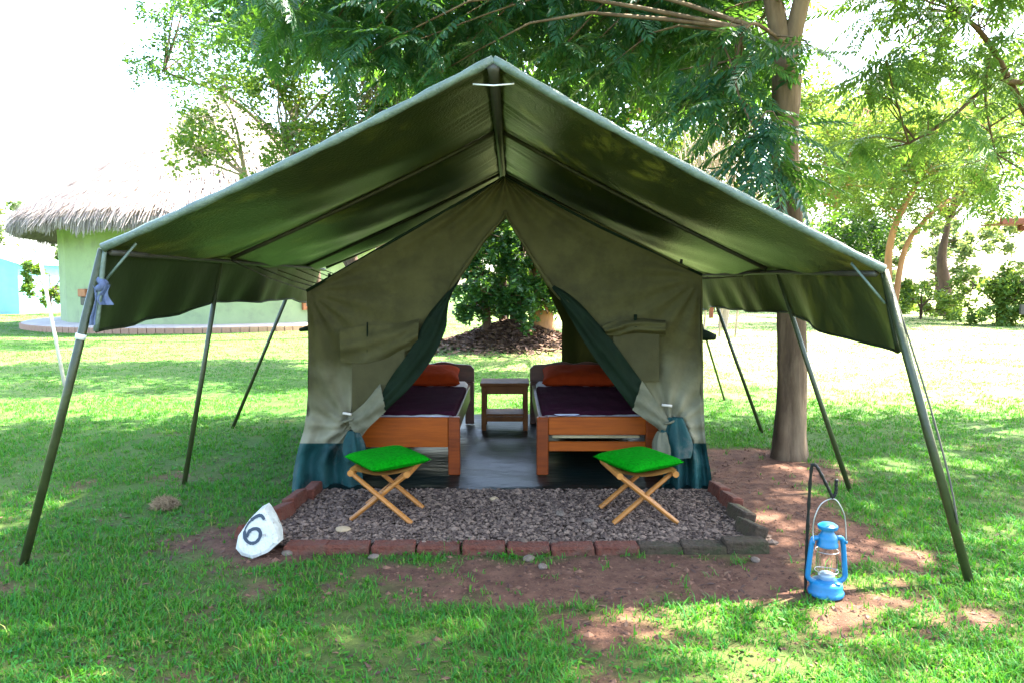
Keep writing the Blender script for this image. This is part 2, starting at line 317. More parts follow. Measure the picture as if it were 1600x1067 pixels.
# ------------------------------------------------------------------ grass
def make_grass():
    N = 205000
    y = np.exp(rng.uniform(math.log(1.7), math.log(42), N)); x = rng.uniform(-1, 1, N) * (.92 * y + .8)
    d = dirt_mask(x, y); inside = (x > -1.46) & (x < 1.44) & (y > 3.84) & (y < 7.95)
    mound = np.exp(-((x / 1.4) ** 2 + ((y - 16.3) / 1.2) ** 2)) > .35
    hut = np.hypot(x + 10.55, y - 27.5) < 6.7
    clump = fbm(x * 3, y * 3, 31)
    keep = (rng.random(N) > d * .985) & ~inside & ~mound & ~hut & (rng.random(N) < np.clip(3.0 * clump - .55, .22, 1))
    x, y, clump = x[keep], y[keep], clump[keep]; n = len(x); B = 4
    x = np.repeat(x, B) + rng.normal(0, .012, n * B) * np.maximum(1, np.repeat(y, B) / 6); y = np.repeat(y, B) + rng.normal(0, .012, n * B); cl = np.repeat(clump, B); n *= B
    z = hgt(x, y) - .003; far = np.maximum(1, y / 5)
    h = rng.uniform(.014, .040, n) * (.5 + .9 * cl) * np.where(rng.random(n) < .04, 1.8, 1); w = rng.uniform(.0015, .0034, n) * far ** .8
    a = rng.uniform(0, 2 * np.pi, n); bend = rng.uniform(.3, 1.3, n) * h
    dx, dy = np.cos(a), np.sin(a); px, py = -dy * w, dx * w
    P = lambda t, s, k: np.stack([x + dx * bend * t * t + px * s, y + dy * bend * t * t + py * s, z + h * k], -1)
    V = np.stack([P(0, -1, 0), P(0, 1, 0), P(.55, -.8, .62), P(.55, .8, .62), P(1, 0, .92)], 1)
    near = y < 9
    Vn = V[near].reshape(-1, 3); b = np.arange(near.sum())[:, None] * 5
    Fn = np.concatenate([b + [0, 1, 3], b + [0, 3, 2], b + [2, 3, 4]], 0)
    Vf = V[~near][:, [0, 1, 4]].reshape(-1, 3); Ff = np.arange(len(Vf)).reshape(-1, 3) + len(Vn)
    o = link('lawn_grass', np_mesh('lawn_grass', np.concatenate([Vn, Vf]), np.concatenate([Fn, Ff]), M['grass']))
    tag(o, 'short green lawn grass growing patchily around the tent', 'grass', kind='stuff')
    # broad low weeds among the grass
    N = 5000; y = np.exp(rng.uniform(math.log(1.8), math.log(9), N)); x = rng.uniform(-1, 1, N) * (.92 * y + .6)
    k = (dirt_mask(x, y) < .75) & ~((x > -1.46) & (x < 1.44) & (y > 3.84) & (y < 7.95)) & (fbm(x * 1.2, y * 1.2, 44) > .47)
    x, y = x[k], y[k]; P0 = np.stack([x, y, hgt(x, y) + .012], -1)
    V, Fc = leaves(np.repeat(P0, 3, 0) + rng.normal(0, .012, (len(P0) * 3, 3)) * [1, 1, .4], .026, .45, up=1.3)
    o = link('lawn_weeds', np_mesh('lawn_weeds', V, Fc, M['grass'])); tag(o, 'small broad leaved weeds scattered through the lawn', 'weeds', kind='stuff')
    # dry fallen blades and leaves
    N = 2600; y = np.exp(rng.uniform(math.log(2.2), math.log(8), N)); x = rng.uniform(-1, 1, N) * (.8 * y + .3)
    k = ~((x > -1.46) & (x < 1.44) & (y > 3.84) & (y < 7.95)) & (fbm(x * 1.5, y * 1.5, 77) > .45)
    x, y = x[k], y[k]; V, Fc = leaves(np.stack([x, y, hgt(x, y) + .006], -1), .045, .28, up=3.0)
    o = link('fallen_leaves', np_mesh('fallen_leaves', V, Fc, M['litter'])); tag(o, 'dry brown leaf litter strewn over soil and grass', 'leaf litter', kind='stuff')
def leaves(P, size, aspect=.5, up=.3, sv=.4):
    """one folded four-cornered leaf for each point"""
    n = len(P); d = rng.normal(size=(n, 3)); d[:, 2] *= .6 if up < 1 else .15; d /= np.linalg.norm(d, axis=1)[:, None]
    nn = rng.normal(size=(n, 3)) + np.array([0, 0, up * 2]); s = np.cross(d, nn); s /= np.linalg.norm(s, axis=1)[:, None] + 1e-9; nn = np.cross(s, d)
    L = (size * rng.uniform(1 - sv, 1 + sv, n))[:, None]; W = L * aspect * .5
    V = np.stack([P - d * L * .5, P + s * W - nn * L * .02 + d * L * .05, P + d * L * .5 - nn * L * .12, P - s * W - nn * L * .02 + d * L * .05], 1).reshape(-1, 3)
    b = np.arange(n)[:, None] * 4
    return V, np.concatenate([b + [0, 1, 2], b + [0, 2, 3]], 0)
make_grass()

# ------------------------------------------------------------------ fly canopy
RX = -.09
def fly_pt(u, Yv, side, lift=0):
    """u 0 ridge to 1 eave"""
    raf = [3.66, 5.15, 7.05, 7.80]; k = max(0, min(2, sum(Yv > r for r in raf[1:])))
    fr = (Yv - raf[k]) / (raf[k + 1] - raf[k]); sag = math.sin(math.pi * max(0, min(1, fr)))
    ex, ez = (-2.01, 1.56) if side < 0 else (1.83, 1.475)
    ez += .03 * min(1, max(0, (Yv - 3.66) / 1.5)) if side > 0 else .02
    x = RX + (ex - RX) * u; z = 2.475 + (ez - 2.475) * u
    z -= sag * (.075 * math.sin(math.pi * u) + .035 * u ** 2 + .012 * (1 - u)) + .018 * math.sin(math.pi * u)
    z += .006 * math.sin(Yv * 38 + 5 * math.sin(Yv * 7)) * max(0, 1 - u * 5) + .006 * math.sin(Yv * 9 + u * 14 + side) * sag
    return (x, Yv, z + lift)
fly = thing('fly_canopy', (RX, 6.4, 0), 'large green canvas fly roof on slanted poles sheltering the tent', 'canopy')
for side in (-1, 1):
    MB().grid(lambda u, v: fly_pt(u, 3.64 + v * 4.18, side), 40, 130).build('roof_canvas', M['fly'], fly)
    # rolled front hem
    MB().tube([np.array(fly_pt(u, 3.64, side, .0)) + [0, 0, 0] for u in np.linspace(0, 1, 26)], [.021 + .003 * math.sin(i * 2.1) for i in range(26)], 10).build('front_hem', M['hem'], fly)
    # rafters below the canvas
    for Yr in (5.15, 7.05, 7.77):
        MB().tube([np.array(fly_pt(u, Yr, side, -.024)) for u in np.linspace(.01, .97, 8)], .015, 8).build('rafter', M['darkpole'], fly)
    e = lambda Yv: np.array(fly_pt(.985, Yv, side, -.02))
    rest = [3.7, 5.15, 7.05, 7.77]
    def eave(Yv):
        k = max(0, min(2, sum(Yv > r for r in rest[1:]))); t = (Yv - rest[k]) / (rest[k + 1] - rest[k]); return e(rest[k]) * (1 - t) + e(rest[k + 1]) * t
    MB().tube([eave(v) - [0, 0, .012] for v in np.linspace(3.66, 7.81, 10)], .016, 8).build('eave_bar', M['darkpole'], fly)
    # side valance
    def val(u, v):
        Yv = 3.66 + v * 4.14; a = np.array(fly_pt(1.0, Yv, side)); drop = (.41 - .13 * math.sin(math.pi * min(1, v * 1.15)) * .6 - .10 * v) * u
        wob = (.025 * math.sin(Yv * 5 + side) + .014 * math.sin(Yv * 13 + 2 * u)) * u
        return (a[0] + side * (.095 * u + wob), Yv, a[2] - drop)
    MB().grid(val, 10, 110).build('side_valance', M['valance'], fly)
    MB().tube([np.array(val(1, v)) for v in np.linspace(0, 1, 40)], .008, 6).build('valance_hem', M['valance'], fly)
    MB().tube([np.array(val(u, 0)) + [0, -.005, 0] for u in np.linspace(0, 1, 8)], .013, 8).build('valance_edge', M['hem'] if side < 0 else M['valance'], fly)
MB().tube([(RX, 3.63, 2.442), (RX, 7.84, 2.442)], .03, 12).build('ridge_pole', M['darkpole'], fly)
MB().tube([(RX - .10, 3.67, 2.372), (RX, 3.655, 2.362), (RX + .10, 3.67, 2.374)], .004, 6).build('ridge_cord', M['white_cord'], fly)
# poles: top on the eave, base on the ground
def pole(top, base, r=.019):
    top, base = np.array(top), np.array([base[0], base[1], gz(*base) - .02])
    o = MB().tube([top, top * .5 + base * .5 + np.array([0, .006, 0]), base], r, 12).build('pole', M['pole'], fly)
    return o, top, base
bases_l = [(-2.469, 3.615), (-2.324, 5.117), (-2.758, 7.155), (-2.70, 9.05)]
bases_r = [(2.159, 3.36), (2.304, 4.906), (2.393, 6.934), (2.598, 8.89)]
front_l = None
for k, Yr in enumerate((3.67, 5.15, 7.05, 7.77)):
    for side, bs in ((-1, bases_l), (1, bases_r)):
        t = np.array(fly_pt(1.0, Yr, side)) + [side * .012, -.01, -.005]
        if k == 3 and side < 0: continue
        o, tp, bp_ = pole(t, bs[k], (.021, .017, .017, .013)[k])
        if k == 0:
            q = tp + (bp_ - tp) * .27
            if side < 0:
                MB().tube([q + (bp_ - tp) * s for s in (-.008, .008)], .0245, 12).build('tape_band', M['white_cord'], o)
            br0, br1 = np.array(fly_pt(.93, 3.70, side, -.03)), tp + (bp_ - tp) * .11 + np.array([-side * .03, .02, 0])
            MB().tube([br0, br1], .007, 6).build('corner_brace', M['hem'], fly)
            if side < 0: rag_pt = br1
            else:
                # guy cord tied along the pole
                MB().tube(curve_pts([tp + [.02, 0, -.02], tp * .62 + bp_ * .38 + [.03, -.02, 0], tp * .35 + bp_ * .65 + [.03, -.02, .0], tp * .2 + bp_ * .8 + [.01, -.02, 0]], 10), .005, 5).build('guy_cord', M['cord'], o)
# rag
rag = MB()
rag.tube(curve_pts([rag_pt + [-.012, -.012, .035], rag_pt + [.02, -.03, .0], rag_pt + [-.01, -.02, -.02], rag_pt + [.015, .01, .02]], 16), .018, 8)
def ragpt(ox, w, Ln, ph): return lambda u, v: tuple(rag_pt + np.array([ox + (v - .5) * w * (1 - .3 * math.sin(3 * u + ph)) + .012 * math.sin(5 * u + ph), -.025 + .014 * math.sin(v * 9 + u * 4 + ph), -.0 - Ln * u]))
rag.grid(ragpt(-.025, .035, .20, 0), 14, 8); rag.grid(ragpt(.03, .045, .10, 1.6), 10, 8)
tag(rag.build('tied_rag', M['rag']), 'blue grey rag knotted round the corner brace of the fly', 'rag')

# ------------------------------------------------------------------ tent
tent = thing('safari_tent', (-.05, 6.5, 0), 'olive canvas ridge tent with its door flaps tied back', 'tent')
YF, YB = 5.0, 7.86
LK = [(277, 785, 791), (340, 676, 790), (375, 617, 759), (430, 521, 722), (455, 479, 708), (480, 480, 696), (520, 481, 688), (570, 482, 664), (610, 481, 630), (640, 479, 602), (670, 475, 574), (690, 469, 559), (712, 463, 562), (745, 457, 567), (760, 455, 571)]
RK = [(277, 791, 786), (340, 917, 790), (360, 958, 802), (400, 1040, 826), (430, 1097, 844), (455, 1098, 862), (480, 1098, 890), (520, 1098, 918), (570, 1099, 955), (610, 1099, 985), (640, 1100, 1010), (670, 1101, 1037), (690, 1103, 1048), (712, 1106, 1040), (745, 1112, 1036), (760, 1116, 1033)]
def row(K, py):
    for a, b in zip(K[:-1], K[1:]):
        if a[0] <= py <= b[0]:
            t = (py - a[0]) / (b[0] - a[0]); return a[1] + (b[1] - a[1]) * t, a[2] + (b[2] - a[2]) * t
    return K[-1][1:]
def panel(K, sgn):
    def fn(py, s):
        xo, xi = row(K, py); px = xo + (xi - xo) * s
        low = max(0, (py - 560) / 200); top = max(0, 1 - (py - 277) / 160)
        tx, ty = (548, 668) if sgn < 0 else (1046, 668)
        ang = math.atan2(py - ty, px - tx); dist = math.hypot(px - tx, py - ty)
        pull = math.exp(-dist / 130)
        f = .030 * math.sin(ang * 13) * pull + (.045 * low) * math.sin(s * 17 + .006 * py + sgn) * (.4 + low) + .012 * math.sin(s * 6 + py * .013)
        sx_, sy_ = (480, 455) if sgn < 0 else (1097, 432)
        an2 = math.atan2(py - sy_, (px - sx_) * -sgn); f += .022 * math.sin(an2 * 17 + 1) * math.exp(-math.hypot(px - sx_, py - sy_) / 170) * min(1, math.hypot(px - sx_, py - sy_) / 30)
        f += .018 * math.sin(s * 20) * top + .02 * math.sin(s * 9 + 1) * max(0, 1 - abs(py - 440) / 150) * s
        flare = -.10 * max(0, (py - 690) / 70) ** 2 * (1 - .5 * s)
        edge = .0 if s > .04 else .01
        p = at(px, py, YF + f + flare + edge - .03 * s * pull)
        if py > 740: p[2] = max(p[2] * (760 - py) / 20, 0.004)
        return tuple(p)
    return fn
def panel_part(K, sgn, y0, y1, n, name, m, ns=56, dy=0):
    fn = panel(K, sgn)
    return MB().grid(lambda u, v: tuple(np.array(fn(y0 + (y1 - y0) * u, v)) + [0, dy, 0]), n, ns).build(name, m, tent)
for K, sgn, w in ((LK, -1, 'l'), (RK, 1, 'r')):
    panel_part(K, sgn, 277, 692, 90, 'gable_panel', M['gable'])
    panel_part(K, sgn, 692, 760, 20, 'mud_hem', M['teal'])
def strip(A, B, n, name, m, bulge=.03, y=YF - .055, nw=8, seed=0):
    """a draped strip between two edges given as photograph keys"""
    a, b = curve_pts([(*p, 0) for p in A], n), curve_pts([(*p, 0) for p in B], n)
    def fn(u, v):
        i = int(round(u * n)); p = a[i] * (1 - v) + b[i] * v
        return tuple(at(p[0], p[1], y - bulge * math.sin(math.pi * v) + .014 * math.sin(v * 13 + u * 6 + seed) + .006 * math.sin(u * 23 + v * 4)))
    return MB().grid(fn, n, nw).build(name, m, tent)
strip([(716, 438), (694, 462), (672, 488), (660, 508), (640, 548), (610, 590), (594, 620)], [(720, 436), (704, 464), (699, 490), (696, 516), (674, 562), (640, 606), (602, 642)], 24, 'door_flap_edge', M['band'])
strip([(594, 598), (570, 628), (549, 646), (541, 652)], [(603, 642), (586, 658), (570, 672), (556, 682)], 16, 'door_flap_end', M['gablelow'], .04, seed=2)
strip([(866, 446), (886, 458), (906, 474), (927, 497), (958, 534), (985, 571), (1003, 596)], [(862, 450), (872, 466), (888, 492), (907, 525), (935, 568), (965, 608), (989, 640)], 24, 'door_flap_edge', M['band'])
strip([(1003, 594), (1022, 622), (1038, 644), (1046, 655)], [(988, 640), (1008, 655), (1026, 668), (1037, 680)], 16, 'door_flap_end', M['gablelow'], .04, seed=3)
# gathered bunches below the ties
def bunch(cx, cy, w, h, m, name, seed, y=YF - .06):
    def fn(u, v):
        a = v * 2 * math.pi; r = .45 + .55 * math.sin(2.4 * u); k = 1 + .22 * math.sin(a * 5 + seed + 2 * u) + .1 * math.sin(a * 9 + seed * 3)
        p = at(cx + w * r * k * math.cos(a) * .5, cy + h * u, y - .05 * u); p[1] -= .06 * r * math.sin(a) * k; p[2] = max(p[2], .006); return tuple(p)
    return MB().grid(fn, 12, 40).build(name, m, tent)
bunch(552, 672, 30, 46, M['teal'], 'gathered_hem', 1); bunch(1056, 652, 44, 62, M['teal'], 'gathered_hem', 4); bunch(1034, 674, 26, 40, M['gablelow'], 'gathered_hem', 2, YF - .10)
for K, sgn in ((LK, -1), (RK, 1)):   # thick folded edge of the drawn door
    fn = panel(K, sgn); pp = [np.array(fn(y, .985)) + [0, -.02, 0] for y in np.linspace(330, 478, 22)]
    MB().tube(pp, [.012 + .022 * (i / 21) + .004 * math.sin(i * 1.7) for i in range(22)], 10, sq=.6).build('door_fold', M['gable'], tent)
for px, py in ((546, 655), (1045, 658)):
    c = at(px, py, YF - .06); MB().tube([c + [.035 * math.cos(a), .035 * math.sin(a) - .01, .012 * math.cos(a)] for a in np.linspace(0, 2 * math.pi, 15)], .008, 6).build('tie_strap', M['gablelow'], tent)
for a, b in (((1034, 632), (1050, 634)), ((536, 645), (549, 647))):
    MB().tube([at(*a, YF - .07), at(*b, YF - .08)], .009, 8).build('toggle', M['palepole'], tent)
# windows with rolled flaps
def window(x0, x1, y0, y1, ry0, ry1, slope, strap, top_e, bot_e):
    MB().grid(lambda u, v: tuple(at(min(x0 + (x1 - x0) * v, row(LK, y0 + (y1 - y0) * u)[1] - 8 if x1 < 800 else 9999), y0 + (y1 - y0) * u - slope * (1 - v) * (1 - u) * 0, YF - .048 - .006 * math.sin(v * 8 + u * 3))), 10, 12).build('window_screen', M['screen'], tent)
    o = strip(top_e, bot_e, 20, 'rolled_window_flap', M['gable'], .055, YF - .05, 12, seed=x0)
    h = .05
    for s in strap:
        MB().tube([at(s, ry0 - 8, YF - .05), at(s, (ry0 + ry1) / 2, YF - .065 - h * .6), at(s, ry1 - 10, YF - .075)], .011, 6, sq=.4).build('window_strap', M['band'], o)
window(550, 632, 545, 645, 512, 562, 26, (574,), [(530, 514), (575, 509), (620, 506), (655, 498)], [(532, 566), (572, 567), (615, 556), (652, 540)])
window(958, 1030, 515, 596, 500, 523, -4, (993,), [(940, 508), (965, 500), (993, 497), (1040, 501)], [(948, 524), (968, 525), (993, 521), (1040, 526)])
# roof, sides, back wall
zr = at(788, 278, YF)[2]; al = at(479, 455, YF); ar = at(1097, 430, YF)
for a, sgn in ((al, -1), (ar, 1)):
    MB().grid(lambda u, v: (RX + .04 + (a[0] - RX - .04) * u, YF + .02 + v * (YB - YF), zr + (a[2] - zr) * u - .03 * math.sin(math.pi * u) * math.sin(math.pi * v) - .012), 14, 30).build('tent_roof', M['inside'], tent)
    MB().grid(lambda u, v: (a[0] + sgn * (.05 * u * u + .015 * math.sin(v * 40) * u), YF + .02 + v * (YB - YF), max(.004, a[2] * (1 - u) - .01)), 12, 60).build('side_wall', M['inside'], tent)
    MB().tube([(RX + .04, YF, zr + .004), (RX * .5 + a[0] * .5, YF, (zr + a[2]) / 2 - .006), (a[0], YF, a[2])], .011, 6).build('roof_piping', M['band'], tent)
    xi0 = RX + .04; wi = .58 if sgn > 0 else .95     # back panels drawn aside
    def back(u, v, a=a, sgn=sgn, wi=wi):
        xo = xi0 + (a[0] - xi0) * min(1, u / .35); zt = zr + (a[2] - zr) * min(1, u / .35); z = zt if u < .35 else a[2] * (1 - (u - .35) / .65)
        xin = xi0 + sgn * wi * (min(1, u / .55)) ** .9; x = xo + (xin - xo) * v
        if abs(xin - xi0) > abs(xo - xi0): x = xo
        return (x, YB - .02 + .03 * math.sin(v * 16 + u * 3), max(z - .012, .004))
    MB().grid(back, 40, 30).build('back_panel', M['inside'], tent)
for sgn, p0, p1 in ((1, (1094, 515), (1118, 527)), (-1, (486, 503), (468, 516))):
    a, b = at(*p0, 6.2), at(*p1, 6.2); w = .055 if sgn > 0 else .03
    a = np.array([ar[0] - .03 if sgn > 0 else al[0] + .03, a[1], a[2] + .02])   # starts in the side wall
    MB().tube([a + (b - a) * t for t in np.linspace(0, 1, 7)], [w * k for k in (1, 1, 1.02, 1, .95, .8, .45)], 12).build('rolled_side_flap', M['band'], tent)
for sgn, a in ((-1, al), (1, ar)):
    for k in range(6):
        t = k / 5; src = np.array([a[0] + sgn * .01, YF + .05 + t * 2.6, a[2]]); dst = np.array(fly_pt(.97, YF + .15 + t * 2.55, sgn, -.04))
        MB().tube([src, src * .5 + dst * .5 - [0, 0, .015], dst], .0045, 5).build('guy_cord', M['cord'], tent)
for sgn in (-1, 1):   # upright poles of the tent's own frame at the shoulder
    a = al if sgn < 0 else ar
    for yy in (5.75, 6.9): MB().tube([(a[0] + sgn * .02, yy, a[2] - .05), (a[0] + sgn * .03, yy, a[2] + .13)], .012, 6).build('hanger', M['darkpole'], tent)
# floor tarp
MB().grid(lambda u, v: (-1.40 + 2.78 * u, 4.80 + .015 * math.sin(u * 21) + v * 2.98, .030 + .006 * math.sin(u * 9 + 5 * math.sin(v * 5)) + .004 * math.sin(v * 31 + u * 11) - .022 * max(0, 1 - v * 22)), 90, 90).build('floor_tarp', M['mat'], tent)

# ------------------------------------------------------------------ furniture in the tent
FZ = .034
def pillow(name, c, sx, sy, sz, rz, m, label, cat, n=20, pw=.45, seed=0):
    V = MB()
    def fn(u, v):
        a, b = (u * 2 - 1), v * 2 * math.pi
        return 0
    N = 22; vs_, fs = [], []
    for s in (1, -1):
        for i in range(N + 1):
            for j in range(N + 1):
                x, y = i / N * 2 - 1, j / N * 2 - 1
                e = max(0, (1 - x ** 4) * (1 - y ** 4)) ** pw
                k = 1 - .07 * (1 - abs(x)) * y * y * 0
                cx, cy = x * (1 - .06 * (1 - y * y) * 0 + .05 * abs(x * y)), y * (1 + .05 * abs(x * y))
                wr = .06 * math.sin(x * 7 + seed) * math.sin(y * 6 + seed * 2)
                vs_.append((cx * sx / 2, cy * sy / 2, s * e * sz / 2 * (1 + wr)))
    w = N + 1
    for s in (0, 1):
        for i in range(N):
            for j in range(N):
                f = (s * w * w + i * w + j, s * w * w + (i + 1) * w + j, s * w * w + (i + 1) * w + j + 1, s * w * w + i * w + j + 1); fs.append(f if s == 0 else f[::-1])
    m3 = Euler((rz[0], rz[1], rz[2])).to_matrix(); V.add([tuple(m3 @ Vector(p) + Vector(c)) for p in vs_], fs)
    return tag(V.build(name, m), label, cat)
def bed(x0, x1, left):
    y0, y1 = 5.22, 7.24
    b = thing('wooden_bed', ((x0 + x1) / 2, 6.5, FZ), 'wooden single bed with solid orange footboard on tent floor' if left else 'wooden single bed with open slotted foot end on tent floor', 'bed')
    lw = .085
    for x in (x0, x1 - lw):
        MB().box((x, y0, FZ), (x + lw, y0 + .06, .455), bev=.006).build('leg', M['wood'], b, False)
        MB().box((x, y1 - .06, FZ), (x + lw, y1, .45), bev=.006).build('leg', M['darkwood'], b, False)
        MB().box((x + .02, y0 + .06, .27), (x + .05, y1 - .06, .42), bev=.004).build('side_rail', M['darkwood'], b, False)
    if left: MB().box((x0 + lw, y0 + .012, .235), (x1 - lw, y0 + .045, .452), bev=.004).build('footboard', M['woodx'], b, False)
    else:
        MB().box((x0 + lw, y0 + .008, .325), (x1 - lw, y0 + .048, .455), bev=.005).build('foot_rail', M['woodx'], b, False)
        MB().box((x0 + lw, y0 + .012, .205), (x1 - lw, y0 + .042, .275), bev=.005).build('foot_rail', M['woodx'], b, False)
        MB().box((x0 + lw + .03, y0 + .09, .285), (x1 - lw - .03, y0 + .12, .318), bev=.004).build('mattress_edge', M['slat'], b, False)
    hb = MB(); pts = []
    n = 24
    for i in range(n + 1):
        t = i / n; z = .60 + .035 * math.sin(math.pi * t) ** .7 + .015 * math.cos(t * 6 * math.pi) * (1 - abs(2 * t - 1))
        pts.append((x0 + (x1 - x0) * t, z - (.03 if i in (0, n) else 0)))
    V = [(x, y, z) for y in (y1 + .001, y1 + .04) for x, z in pts] + [(x, y, .2) for y in (y1 + .001, y1 + .04) for x, _ in pts]
    k = n + 1; Fc = []
    for i in range(n): Fc += [(i, i + 1, 2 * k + i + 1, 2 * k + i), (k + i, 3 * k + i, 3 * k + i + 1, k + i + 1), (i, k + i, k + i + 1, i + 1), (2 * k + i, 2 * k + i + 1, 3 * k + i + 1, 3 * k + i)]
    Fc += [(0, 2 * k, 3 * k, k), (n, k + n, 3 * k + n, 2 * k + n)]
    hb.add(V, Fc).build('headboard', M['darkwood'], b, False)
    MB().box((x0 + .055, y0 + .065, .30), (x1 - .055, y1 - .065, .462), bev=.03).build('mattress', M['sheet'], b)
    # blanket: top and rounded sides
    e0, e1 = x0 + .046, x1 - .046
    def bl(u, v):
        yy = y0 + .06 + u * 1.42; s = v * 2 - 1; W = (e1 - e0) / 2; cx = (e0 + e1) / 2
        t = abs(s); z = .475 + .004 * math.sin(u * 15 + s * 4) + .003 * math.sin(u * 31 - s * 9) + .002 * math.sin(s * 25 + u * 8); x = cx + math.copysign(min(1, t / .82) * W, s)
        if t > .78: k = (t - .78) / .22; z -= .10 * k ** 1.6
        if u < .03: z -= .015
        return (x, yy, z)
    tag(MB().grid(bl, 50, 36).build('blanket', M['blanket']), 'dark purple blanket spread over the bed ' + ('with solid footboard' if left else 'with slotted foot end'), 'blanket')
    pc = ((x0 + x1) / 2 + (-.03 if left else .02), 6.96, .535)
    pillow('pillow', pc, .66, .38, .155, (R(14), 0, R(4 if left else -3)), M['orange'], 'orange pillow at the head of the bed ' + ('with solid footboard' if left else 'with slotted foot end'), 'pillow', seed=1 + left)
bed(-1.25, -.375, True); bed(.178, 1.05, False)
ns = thing('bedside_table', (-.07, 7.02, FZ), 'low brown wooden bedside table between the two beds', 'table')
x0, x1, y0, y1 = -.288, .150, 6.84, 7.2
for x in (x0, x1 - .045):
    for y in (y0, y1 - .045): MB().box((x, y, FZ), (x + .045, y + .045, .455), bev=.004).build('leg', M['stand'], ns, False)
MB().box((x0 - .012, y0 - .012, .455), (x1 + .012, y1 + .012, .485), bev=.006).build('table_top', M['stand'], ns, False)
MB().box((x0 + .045, y0 + .006, .38), (x1 - .045, y0 + .03, .454), bev=.003).build('apron', M['stand'], ns, False)
MB().box((x0 + .03, y0 + .02, .165), (x1 - .03, y1 - .02, .19), bev=.003).build('shelf', M['stand'], ns, False)
MB().box((x0 + .045, y0 + .008, .12), (x1 - .045, y0 + .03, .163), bev=.003).build('stretcher', M['stand'], ns, False)

# ------------------------------------------------------------------ gravel pad, brick edging
def make_gravel():
    base = MB().grid(lambda u, v: (-1.36 + 2.76 * u, 3.83 + 1.06 * v, .018 + .010 * math.sin(u * 30 + 4 * math.sin(v * 9)) * math.sin(v * 17)), 60, 30).build('gravel_bed', M['gravel']); base['kind'] = 'structure'
    ico = np.array([(0, 0, 1), (.9, 0, .3), (.28, .85, .35), (-.73, .53, .3), (-.7, -.55, .35), (.3, -.85, .3), (.5, .4, -.5), (-.5, .5, -.5), (-.1, -.7, -.5)])
    f = np.array([(0, 1, 2), (0, 2, 3), (0, 3, 4), (0, 4, 5), (0, 5, 1), (1, 6, 2), (2, 6, 7), (2, 7, 3), (3, 7, 4), (4, 7, 8), (4, 8, 5), (5, 8, 1), (1, 8, 6), (6, 8, 7)])
    n = 21000; x = rng.uniform(-1.36, 1.40, n); y = rng.uniform(3.82, 4.86, n); s = np.exp(rng.normal(math.log(.0070), .45, n)).clip(.004, .028)
    ax = rng.uniform(0, 2 * np.pi, n); ca, sa = np.cos(ax)[:, None], np.sin(ax)[:, None]
    V = ico[None] * (1 + rng.normal(0, .16, (n, 9, 3))) * np.stack([s * rng.uniform(.8, 1.5, n), s * rng.uniform(.8, 1.4, n), s * rng.uniform(.45, .9, n)], -1)[:, None]
    vx = V[..., 0] * ca - V[..., 1] * sa; vy = V[..., 0] * sa + V[..., 1] * ca
    V = np.stack([vx + x[:, None], vy + y[:, None], V[..., 2] + .024 + rng.uniform(0, .012, n)[:, None]], -1).reshape(-1, 3)
    o = link('gravel', np_mesh('gravel', V, (f[None] + (np.arange(n) * 9)[:, None, None]).reshape(-1, 3), M['gravel'], False))
    tag(o, 'grey crushed stone filling the bed at the tent entrance', 'gravel', kind='stuff')
make_gravel()
def make_crumbs():
    N = 26000; y = np.exp(rng.uniform(math.log(2.4), math.log(8), N)); x = rng.uniform(-1, 1, N) * (.75 * y + .3)
    k = (rng.random(N) < dirt_mask(x, y) ** 1.5) & ~((x > -1.46) & (x < 1.44) & (y > 3.84) & (y < 7.95)); x, y = x[k], y[k]; n = len(x)
    o6 = np.array([(1, 0, 0), (0, 1, 0), (-1, 0, 0), (0, -1, 0), (0, 0, 1), (0, 0, -.4)]); f = np.array([(0, 1, 4), (1, 2, 4), (2, 3, 4), (3, 0, 4), (1, 0, 5), (2, 1, 5), (3, 2, 5), (0, 3, 5)])
    sz = np.exp(rng.normal(math.log(.0045), .5, n)).clip(.002, .018); V = o6[None] * (1 + rng.normal(0, .25, (n, 6, 3))) * sz[:, None, None] * np.array([1.2, 1.1, .7])
    V = V + np.stack([x, y, hgt(x, y) + .001], -1)[:, None]
    tag(link('soil_crumbs', np_mesh('soil_crumbs', V.reshape(-1, 3), (f[None] + (np.arange(n) * 6)[:, None, None]).reshape(-1, 3), M['crumb'], False)), 'loose brown clods and grit on the bare soil', 'soil', kind='stuff')
make_crumbs()
